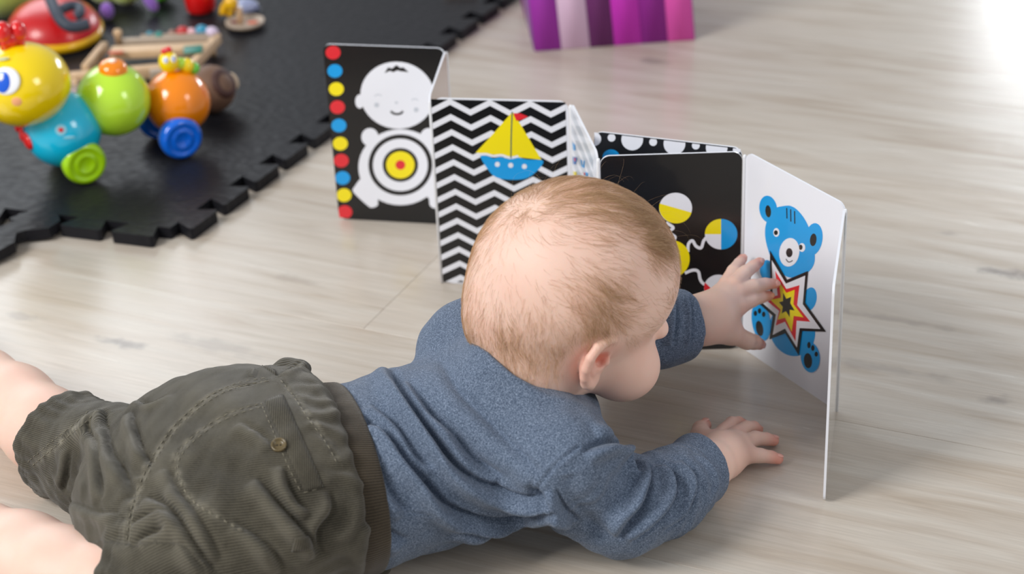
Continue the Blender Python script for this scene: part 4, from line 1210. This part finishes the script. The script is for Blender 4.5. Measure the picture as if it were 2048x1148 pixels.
patch('belt_loop', [*c7((1385, 980)), *c7((1455, 970)), *c7((1470, 1030)), *c7((1370, 1040))], 6, 6, .0013, CORD, shorts, QC2)
patch('belt_loop', [*c7((1215, 150)), *c7((1232, 168)), *c7((1300, 215)), *c7((1290, 190))], 3, 8, .0013, CORD, shorts, QC2)
# stitching
STM = mat('stitch_thread', (146, 140, 122), .8)
bm = bmesh.new()
def stitch(px_pts, dx=0, dy=0, st=.0030, gap=.0016):
    C = [QC2.px(x + dx, y + dy) for x, y in catmull(px_pts, 8)]; C = [c for c in C if c is not None]
    acc = 0.0; on = True; cur = []
    for (a, na), (b, nb) in zip(C, C[1:]):
        l = np.linalg.norm(b - a)
        if l > .02: cur = []; continue
        n_ = max(int(l / .0006), 1)
        for k in range(n_):
            p = a + (b - a) * k / n_ + na * .0003; acc += l / n_
            if on: cur.append(p)
            if acc > (st if on else gap):
                if on and len(cur) > 1: bm_tube(bm, [cur[0], cur[len(cur) // 2] + na * .0002, cur[-1]], .00022, 5)
                cur = []; acc = 0; on = not on
stitch(seamA, 3, 4); stitch(seamA, -3, -2); stitch(seamB, -4, 2); stitch(pocket, 0, 0); stitch(pocket, 5, 6); stitch(hem1, 4, 5); stitch(hem1, 12, 14)
stitch(c7((1228, 345), (1320, 560), (1415, 765))); stitch(c7((1430, 765), (1525, 742)))
o = from_bm('stitching', bm, [STM], shorts); o['kind'] = 'stuff'; o['label'] = 'pale thread stitching'
# button
h = QC2.px(558, 891)
if h:
    bm = bmesh.new(); nb = norm(h[1] + .15 * -CF)
    bm_lathe(bm, h[0] + nb * .0002, nb, [(0, -.001), (.0042, -.001), (.0052, .0002), (.0052, .0012), (.0049, .0018), (.0043, .0019), (.0037, .0014), (.0033, .0007), (.0026, .0004), (0, .0004)], 32)
    bt = from_bm('button', bm, [mat('horn_button', (98, 84, 54), .32, coat=.25, var=.2, vscale=300)], shorts); bt['label'] = 'round brown horn button'
    X, Y, Z = frame(nb); bm = bmesh.new()
    for a in (-1, 1): bm_ball(bm, h[0] + nb * .0006 + X * a * .0011, (.0006, .0006, .0003), 10, (X, Y, Z))
    from_bm('button_hole', bm, [mat('hole_dark', (30, 22, 14), .8)], bt)
    bm = bmesh.new()
    for a, b in (((545, 893), (553, 892)),):
        A_, B_ = QC2.px(*a), QC2.px(*b); bm_tube(bm, [A_[0] + A_[1] * .0003, B_[0] + B_[1] * .0003], .0004, 6)
    from_bm('button_loop', bm, [mat('hole_dark', (30, 22, 14), .8)], shorts)

# ribbed knit waistband between shorts and shirt
w0, w1 = wst - WD * .012, wst + WD * .0175
def band_sdf(P):
    d = sweep(P, [(at(600, 968, .066), .086, .062), (at(668, 960, .064), .0830, .0605), (at(715, 952, .062), .0795, .0590), (at(760, 940, .061), .078, .057)], k=.006)
    d = smax(d, (P - w1) @ WD.astype(np.float32), .003); d = smax(d, -(P - w0) @ WD.astype(np.float32), .003)
    return smax(d, -(P[:, 2] - .0008), .001)
BV, BF = nets(band_sdf, (-.24, .96, -.003), (-.06, 1.28, .15), .0022)
wb = mesh_of('waistband', BV, BF, [RIB], shorts, {'cord': cord_coord(BV)}); wb['label'] = 'brown-olive ribbed knit waistband'
# a strap of the shorts lying on the floor by the hip
bm = bmesh.new()
P_ = [at(650, 1150, .012), at(690, 1140, .008), at(730, 1136, .005), at(765, 1128, .004), at(772, 1140, .0035), at(745, 1165, .003)]
bm_tube(bm, catmull(P_, 6), .0032, 8); from_bm('drawstring', bm, [CORD], shorts)

# ------------------------------------------------------------------ toys on the mat (soft, in the background)
MT = 0.0126                                          # top of the mat
def plane_pt(px, py, P0, n):
    d = CF * FPX + CR * (px - 1024) - CU * (py - 574)
    return CO + d * (((np.asarray(P0) - CO) @ n) / (d @ n))
def ball_hit(px, py, c, r):
    d = norm(CF * FPX + CR * (px - 1024) - CU * (py - 574)); oc = CO - c
    b = oc @ d; q = b * b - (oc @ oc - r * r)
    t = -b - math.sqrt(max(q, 0)); p = CO + d * t
    return p, norm(p - c)
def plastic(name, rgb, rough=.16): return mat('plastic_' + name, rgb, rough, coat=.7)
def put(name, root, mats, build, label=None):
    bm = bmesh.new(); build(bm)
    if root.type == 'EMPTY' or True: bmesh.ops.translate(bm, verts=bm.verts, vec=-parent_loc(root))
    o = from_bm(name, bm, mats, root)
    if label: o['label'] = label
    return o

# caterpillar on wheels
AW = norm((0.49, -0.87, 0)); Wg = at(168, 325, MT + .0222)
cat = thing('toy_caterpillar', 'plastic ball-bodied caterpillar toy on wheels with a yellow smiling head', 'toy', loc=tuple(at(200, 320, MT)))
MP = Wg - AW * .030
cc = {k: plane_pt(x, y, MP, AW) for k, (x, y) in dict(cyan=(125, 258), lime=(227, 199), orange=(355, 203), head=(45, 168)).items()}
rr = dict(cyan=.0385, lime=.0372, orange=.0338, head=.0455)
cy = put('body_ball', cat, [plastic('cyan', (14, 196, 236))], lambda b: bm_ball(b, cc['cyan'], rr['cyan'], 48), 'cyan body ball behind the head')
li = put('body_ball', cat, [plastic('lime', (196, 242, 60))], lambda b: bm_ball(b, cc['lime'], rr['lime'], 48), 'lime green middle ball')
og = put('body_ball', cat, [plastic('orange', (255, 142, 0))], lambda b: bm_ball(b, cc['orange'], rr['orange'], 48), 'orange tail ball')
hx, hy, hz = frame((0, 0, 1), (AW[1] * -1, AW[0], 0))
hd_ = put('head', cat, [plastic('yellow', (255, 222, 0))], lambda b: bm_ball(b, cc['head'], (.0470, .0450, .0410), 56, (hx, hy, hz)), 'yellow head with a painted face')
def lens(root, name, c, n, r, m, up=None, t=.0012, label=None):
    X, Y, Z = frame(n, CR); rx, ry = (r, r) if np.isscalar(r) else r
    return put(name, root, [m], lambda b: bm_ball(b, c, (rx, ry, t), 28, (X, Y, Z)), label)
EW = mat('toy_white', (244, 246, 250), .2, coat=.5)
p, n = ball_hit(12, 162, cc['head'], .0440); lens(hd_, 'eye', p, n, (.0140, .0135), EW, t=.0020)
p2, n2 = ball_hit(5, 164, cc['head'], .0455); lens(hd_, 'iris', p2, n2, (.0078, .0105), plastic('eye_blue', (16, 92, 220)), t=.0016)
p2, n2 = ball_hit(1, 155, cc['head'], .0470); lens(hd_, 'eye_shine', p2, n2, (.0032, .0032), EW, t=.0008)
p, n = ball_hit(33, 203, cc['head'], .0446); lens(hd_, 'cheek', p, n, (.0052, .0048), mat('toy_pink', (250, 180, 130), .3), t=.0012)
p, n = ball_hit(6, 118, cc['head'], .0440); lens(hd_, 'eyebrow', p, n, (.0065, .0020), mat('toy_grey', (190, 196, 150), .3), t=.0012)
RD = plastic('red', (226, 22, 22))
for x, y, r in ((6, 64, .0085), (36, 62, .0080), (22, 78, .0070)):
    q = plane_pt(x, y, MP, AW)
    put('antenna', hd_, [RD], lambda b: (bm_ball(b, q, (r, r, r * 1.25), 24), bm_tube(b, [q, q - np.array([0, 0, .018])], r * .62, 14)))
for x, y, r in ((44, 262, (.0100, .0070, .0110)), (55, 282, (.0105, .0070, .0090)), (36, 250, (.008, .006, .007))):
    p, n = ball_hit(x, y, cc['cyan'], rr['cyan'] * .985)
    X, Y, Z = frame(n, CR); put('collar_flap', cy, [RD], lambda b: bm_ball(b, p, (r[0], r[2], .0035), 24, (X, Y, Z)))
p, n = ball_hit(122, 260, cc['cyan'], rr['cyan'])
lens(cy, 'speaker_ring', p, n, (.0055, .0055), mat('toy_pale_cyan', (150, 220, 240), .3), t=.0006); lens(cy, 'nose_button', p, n, (.0030, .0026), RD, t=.0016)
p, n = ball_hit(138, 275, cc['cyan'], rr['cyan']); lens(cy, 'printed_mark', p, n, (.0060, .0014), mat('toy_pale_cyan', (150, 220, 240), .3), t=.0005)
# cap on the lime ball
n = norm(np.array([0, 0, 1.0]) + .15 * CR - .12 * CF); c = cc['lime'] + n * (rr['lime'] - .0030)
cap = put('cap', li, [plastic('orange', (255, 142, 0))], lambda b: bm_lathe(b, c, n, [(0, .0100), (.0060, .0096), (.0110, .0075), (.0138, .0040), (.0146, 0), (.0140, -.004), (0, -.004)], 36))
n = norm(n - CR * .35); put('cap_highlight', cap, [mat('toy_pale_pink', (252, 214, 190), .15, coat=1)], lambda b: bm_ball(b, c + n * .0088, (.0070, .0055, .0016), 24, frame(n, CR)))  # pale patch painted as the highlight on top of the cap
# little caterpillar riding on the orange ball
def q_(x, y): return plane_pt(x, y, MP + AW * .0, AW)
lh = put('small_head', og, [plastic('yellow', (255, 222, 0))], lambda b: bm_ball(b, q_(337, 124), (.0102, .0095, .0118), 28), 'yellow head of the small caterpillar')
put('small_crest', lh, [RD], lambda b: (bm_ball(b, q_(329, 103), .0036, 16), bm_ball(b, q_(337, 100), .0038, 16)))
for x, y in ((331, 120), (347, 118)):
    p, n = ball_hit(x, y, q_(337, 124), .0100); lens(lh, 'small_eye', p, n, (.0030, .0036), EW, t=.0012)
    p, n = ball_hit(x, y, q_(337, 124), .0110); lens(lh, 'small_pupil', p, n, (.0013, .0017), plastic('eye_blue', (16, 92, 220)), t=.0006)
for x, y, r, k in ((361, 127, .0062, 'lime'), (373, 131, .0080, 'yellow'), (387, 136, .0064, 'leaf')):
    put('small_body', og, [plastic(k, (110, 214, 60))], lambda b: bm_ball(b, q_(x, y), r, 24))
# wheels: domed faces with rings
def wheel(c, r, m, root):
    w = put('wheel', root, [m], lambda b: bm_lathe(b, c, AW, [(0, -.0110), (r * .80, -.0110), (r * .96, -.0085), (r, -.003), (r, .001), (r * .95, .0050), (r * .84, .0072), (r * .72, .0070), (r * .68, .0064), (r * .48, .0066), (r * .44, .0071), (r * .36, .0071), (r * .32, .0065), (0, .0066)], 48))
    return w
WL, WB = plastic('wheel_lime', (172, 226, 10)), plastic('wheel_blue', (8, 112, 240))
wheel(Wg, .0222, WL, cat); Wb = plane_pt(361, 273, Wg, AW); Wb[2] = MT + .0222; wheel(Wb, .0222, WB, cat)
wheel(Wg - AW * .062, .0222, WL, cat); wheel(Wb - AW * .062, .0222, WB, cat)
for a in (Wg, Wb): put('axle', cat, [mat('toy_grey_metal', (150, 150, 152), .3, metal=1)], lambda b: bm_tube(b, [a, a - AW * .062], .003, 12))

# red dome toy with a yellow rim and grey handle
dc = at(112, 82, MT); DX, DY, DZ = frame((0, 0, 1))
dome = thing('dome_toy', 'red domed toy with a yellow rim and dark grey handle, behind the yellow head', 'toy', loc=tuple(dc))
up_ = norm((.10, -.12, 1))
put('rim', dome, [plastic('rim_yellow', (246, 190, 6), .3)], lambda b: bm_lathe(b, dc + up_ * .0145, up_, [(0, -.006), (.050, -.006), (.056, -.002), (.0572, .003), (.054, .008), (0, .008)], 48))
put('dome', dome, [mat('dome_red', (206, 12, 18), .35, coat=.3)], lambda b: bm_lathe(b, dc + up_ * .0215, up_, [(.0545, -.002), (.0530, .004), (.046, .014), (.036, .021), (.030, .0235), (.015, .026), (0, .0265)], 48))
GM = mat('grey_rubber', (62, 70, 84), .6)
put('handle', dome, [GM], lambda b: bm_tube(b, catmull([at(92, -25, .085), at(112, 25, .075), at(130, 48, .066), at(150, 54, .062), at(176, 48, .062)], 6), .0068, 12))
put('handle', dome, [GM], lambda b: bm_tube(b, catmull([at(118, 22, .074), at(140, 12, .074), at(158, 14, .072), at(160, 27, .070), at(150, 33, .068)], 6), .0058, 12))

# lime plush worm at the top left
pl = thing('plush_worm', 'lime green plush worm with purple feet lying across the top left of the mat', 'toy', loc=tuple(at(120, 20, MT)))
PLM = mat('plush_lime', (188, 206, 92), .95, sheen=.6, bump=.6, bscale=600, var=.12, vscale=60)
for x, y, z, r in ((0, -38, .060, .046), (66, -44, .050, .036), (112, -60, .0455, .031), (160, -58, .041, .028), (212, -34, .039, .026), (250, -24, .034, .021)):
    put('body_segment', pl, [PLM], lambda b: bm_ball(b, at(x, y, z), r, 32))
PU = mat('plush_purple', (140, 96, 190), .9, sheen=.5, bump=.5, bscale=600)
put('foot', pl, [PU], lambda b: bm_ball(b, at(214, 22, .0245), (.0085, .0085, .0110), 20))
put('foot', pl, [PU], lambda b: bm_ball(b, at(300, 2, .029), (.0075, .009, .0150), 20, frame(norm((-.5, .2, 1)))))
put('foot', pl, [PU], lambda b: bm_ball(b, at(150, 20, .026), (.0085, .0085, .0110), 20))
gb = thing('green_ball', 'green ball cut off by the top edge, right of the lime plush', 'ball', loc=tuple(at(318, -22, MT)))
put('ball', gb, [plastic('leaf', (110, 214, 60))], lambda b: bm_ball(b, at(318, -22, MT + .017), .017, 24))

# red toy with yellow figure, grey ball
rt = thing('red_toy_tub', 'glossy red toy tub with a dark opening at the top edge', 'toy', loc=tuple(at(402, 28, MT)))
rc = at(403, 24, MT)
put('tub', rt, [RD], lambda b: bm_lathe(b, rc, (0, 0, 1), [(0, .001), (.0150, .001), (.0182, .005), (.0196, .022), (.0200, .034), (.0182, .034), (.0176, .020), (0, .018)], 36))
put('inside', rt, [mat('dark_inside', (60, 8, 10), .6)], lambda b: bm_lathe(b, rc, (0, 0, 1), [(0, .0195), (.0170, .0195), (0, .0200)], 24))
yf = thing('yellow_toy_figure', 'small yellow toy figure leaning on the red tub', 'toy', loc=tuple(at(447, 34, MT)))
YM = plastic('figure_yellow', (244, 186, 8), .3)
put('figure_body', yf, [YM], lambda b: (bm_tube(b, [at(447, 30, MT + .006), at(448, 16, .026), at(455, 6, .036)], [.0058, .0052, .0050], 14)))
put('figure_head', yf, [YM], lambda b: bm_ball(b, at(462, 6, .044), (.0085, .0080, .0095), 24))
put('figure_arm', yf, [YM], lambda b: bm_tube(b, [at(455, 14, .030), at(463, 22, .024), at(458, 33, .018)], .0032, 10))
gg_ = thing('pale_blue_toy', 'pale blue-grey toy piece beside the yellow figure', 'toy', loc=tuple(at(492, 20, MT)))
put('shell', gg_, [plastic('pale_blue', (150, 160, 196), .3)], lambda b: bm_ball(b, at(491, 14, MT + .012), (.0165, .0110, .0105), 28))
put('base', gg_, [mat('navy', (20, 30, 50), .4)], lambda b: bm_ball(b, at(494, 22, MT + .0062), (.0180, .0130, .0060), 28))

# wooden spinning disc with a peg
WD1 = mat('light_wood', (214, 180, 142), .5, var=.12, vscale=90); WD2 = mat('grey_wood', (176, 158, 140), .5, var=.12, vscale=90)
ds = thing('wooden_disc_toy', 'thin round wooden plate with a peg and orange inlay', 'toy', loc=tuple(at(492, 55, MT)))
dcn = at(491, 53, MT + .001)
put('plate', ds, [WD2], lambda b: bm_lathe(b, dcn, (0, 0, 1), [(0, .0005), (.0180, .0005), (.0228, .0040), (.0236, .0075), (.0222, .0078), (.0180, .0040), (0, .0036)], 40))
put('inlay', ds, [mat('inlay_orange', (206, 96, 60), .5)], lambda b: bm_ball(b, dcn + np.array([.009, .001, .0046]), (.007, .005, .0010), 20))
put('inlay', ds, [mat('inlay_maroon', (120, 40, 44), .5)], lambda b: bm_ball(b, dcn + np.array([-.011, .006, .0046]), (.007, .005, .0010), 20))
put('peg', ds, [WD1], lambda b: bm_lathe(b, dcn + np.array([-.006, .002, .004]), (0, 0, 1), [(0, 0), (.0040, 0), (.0038, .012), (.0046, .014), (.0040, .019), (0, .020)], 20))

# wooden bead frame
bf = thing('wooden_bead_frame', 'pale wooden toy frame with rails, slats and coloured beads behind the caterpillar', 'toy', loc=tuple(at(310, 120, MT)))
def bar(p0, p1, w, h, m, name='rail', label=None):
    p0 = np.asarray(p0); p1 = np.asarray(p1); x = norm(p1 - p0); y = norm(np.cross((0, 0, 1), x)); z = np.cross(x, y)
    return put(name, bf, [m], lambda b: bm_box(b, (p0 + p1) / 2, (np.linalg.norm(p1 - p0) / 2, w / 2, h / 2), (x, y, z), bev=.0012), label)
bar(at(222, 106, .030), at(418, 97, .030), .020, .010, WD1)
bar(at(232, 84, .030), at(432, 78, .030), .008, .008, WD2)
bar(at(436, 76, .028), at(384, 134, .028), .0085, .012, WD1)
bar(at(210, 92, .024), at(170, 140, .024), .0085, .012, WD1)
bar(at(140, 158, .020), at(335, 140, .020), .012, .014, WD1)
bar(at(300, 150, .020), at(375, 143, .018), .010, .012, WD2)
for k in range(5): bar(at(120 + 2 * k, 160 + 8 * k, .018), at(196 + 1.5 * k, 158 + 8 * k, .018), .0026, .006, mat('slat_lilac', (196, 178, 184), .5) if k % 2 else WD2, 'slat')
for a, b_ in (((225, 100), (222, 98)), ((425, 92), (423, 90)), ((384, 130), (380, 132)), ((178, 136), (174, 138)), ((330, 142), (328, 144)), ((150, 158), (148, 158))):
    t_ = at(a[0], a[1], .024); put('frame_leg', bf, [WD1], lambda b: bm_tube(b, [np.array([t_[0], t_[1], MT]), t_], .0036, 12))
for x, y, c, r in ((366, 62, (190, 40, 40), .0085), (384, 62, (226, 176, 186), .0062), (404, 60, (30, 140, 176), .0088), (424, 62, (214, 196, 222), .0078), (300, 66, (40, 130, 150), .0050), (318, 67, (44, 140, 130), .0050), (345, 64, (150, 110, 96), .0055)):
    put('bead', bf, [mat('bead_%d' % x, c, .35, coat=.3)], lambda b: bm_ball(b, at(x, y + 4, .034), (r, r * .8, r), 20))
put('bead_rod', bf, [WD2], lambda b: bm_tube(b, [at(282, 72, .034), at(434, 68, .034)], .0018, 8))
put('green_panel', bf, [mat('panel_green', (18, 120, 104), .4)], lambda b: bm_box(b, at(386, 99, .0362), (.0105, .0105, .0012), (norm((1, .12, 0)), norm((-.12, 1, 0)), np.array([0, 0, 1.])), bev=.0004))
put('orange_strip', bf, [mat('inlay_orange', (206, 96, 60), .5)], lambda b: bm_box(b, at(232, 105, .0360), (.008, .003, .0010), bev=.0003))
put('peg', bf, [WD1], lambda b: bm_lathe(b, at(238, 86, .030), (0, 0, 1), [(0, 0), (.0040, 0), (.0040, .009), (.0056, .012), (.0040, .016), (0, .017)], 20))

# brown round toy with a pale tag
br = thing('brown_round_toy', 'dark brown rounded toy with a pale tag, half hidden behind the orange ball', 'toy', loc=tuple(at(425, 215, MT)))
BRM = mat('brown_wood', (112, 84, 66), .6, var=.25, vscale=70, bump=.3, bscale=300)
bc = at(422, 178, MT + .0262); fx = norm((.75, -.45, .45))
put('shell', br, [BRM], lambda b: bm_ball(b, bc, (.0265, .0262, .0260), 36))
put('face_ring', br, [mat('brown_dark', (74, 46, 40), .6, var=.2, vscale=60)], lambda b: bm_lathe(b, bc, fx, [(0, .0245), (.0080, .0240), (.0125, .0248), (.0160, .0225), (.0168, .0190), (0, .018)], 28))
put('tag', br, [mat('tag_cream', (226, 202, 172), .6)], lambda b: bm_ball(b, at(466, 162, MT + .030), (.0058, .0035, .0098), 20, frame(norm((-.3, .1, 1)))))

# purple and pink striped box, top centre
BL, BR_ = at(1070, 103, 0.0), at(1389, 80, 0.0); bx = norm(BR_ - BL); byd = np.cross((0, 0, 1), bx); WX = np.linalg.norm(BR_ - BL)
box = thing('striped_box', 'box with pink, purple and white vertical stripes standing on the wood floor', 'box', loc=tuple(BL))
SH = -0.075; HB = .17; DB = .17
def bp_(a, d, h): return BL + bx * (a + SH * h) + byd * d + np.array([0, 0, h + .0006])
put('carton', box, [mat('carton_lilac', (158, 92, 176), .7)], lambda b: bm_prism(b, [bp_(.0008, .0008, 0), bp_(WX - .0008, .0008, 0), bp_(WX - .0008, DB, 0), bp_(.0008, DB, 0)], bp_(0, 0, HB) - bp_(0, 0, 0)))
xs_ = [1070, 1122.5, 1180, 1228, 1284, 1335.5, 1389]
cols = [(170, 52, 180), (236, 202, 232), (112, 44, 110), (212, 52, 200), (152, 36, 152), (240, 92, 192)]
for k, c in enumerate(cols):
    a0 = WX * (xs_[k] - 1070) / 319; a1 = WX * (xs_[k + 1] - 1070) / 319; g = .0003
    put('stripe', box, [mat('stripe_%d' % k, c, .55)], lambda b: bm_prism(b, [bp_(a0 + g, -.0008, .0), bp_(a1 - g, -.0008, .0), bp_(a1 - g, -.0008, HB), bp_(a0 + g, -.0008, HB)], byd * .0016))
    d0, d1 = DB * k / 6, DB * (k + 1) / 6
    for side, a in ((0, 0), (1, WX)):
        put('stripe', box, [mat('side_stripe_%d' % k, [(156, 88, 178), (160, 80, 180), (216, 186, 220), (110, 60, 120), (196, 66, 190), (150, 50, 150)][k], .55)],
            lambda b: bm_prism(b, [bp_(a - .0008, d0 + g, 0), bp_(a - .0008, d1 - g, 0), bp_(a - .0008, d1 - g, HB), bp_(a - .0008, d0 + g, HB)], bx * .0016))
for k in range(6):
    a0 = WX * k / 6; put('lid_stripe', box, [mat('stripe_%d' % k, cols[k], .55)], lambda b: bm_prism(b, [bp_(a0 + .0003, 0, HB), bp_(a0 + WX / 6 - .0003, 0, HB), bp_(a0 + WX / 6 - .0003, DB, HB), bp_(a0 + .0003, DB, HB)], np.array([0, 0, .0012])))
# wooden block at the top edge
wbk = thing('wooden_block', 'pale wooden block lying beyond the mat at the top edge', 'block', loc=tuple(at(920, -8, 0.0)))
put('block', wbk, [WD1], lambda b: bm_box(b, at(922, -10, .0085), (.022, .012, .0083), bev=.0015))
put('groove', wbk, [WD2], lambda b: bm_box(b, at(922, -10, .0172), (.018, .003, .0004)))
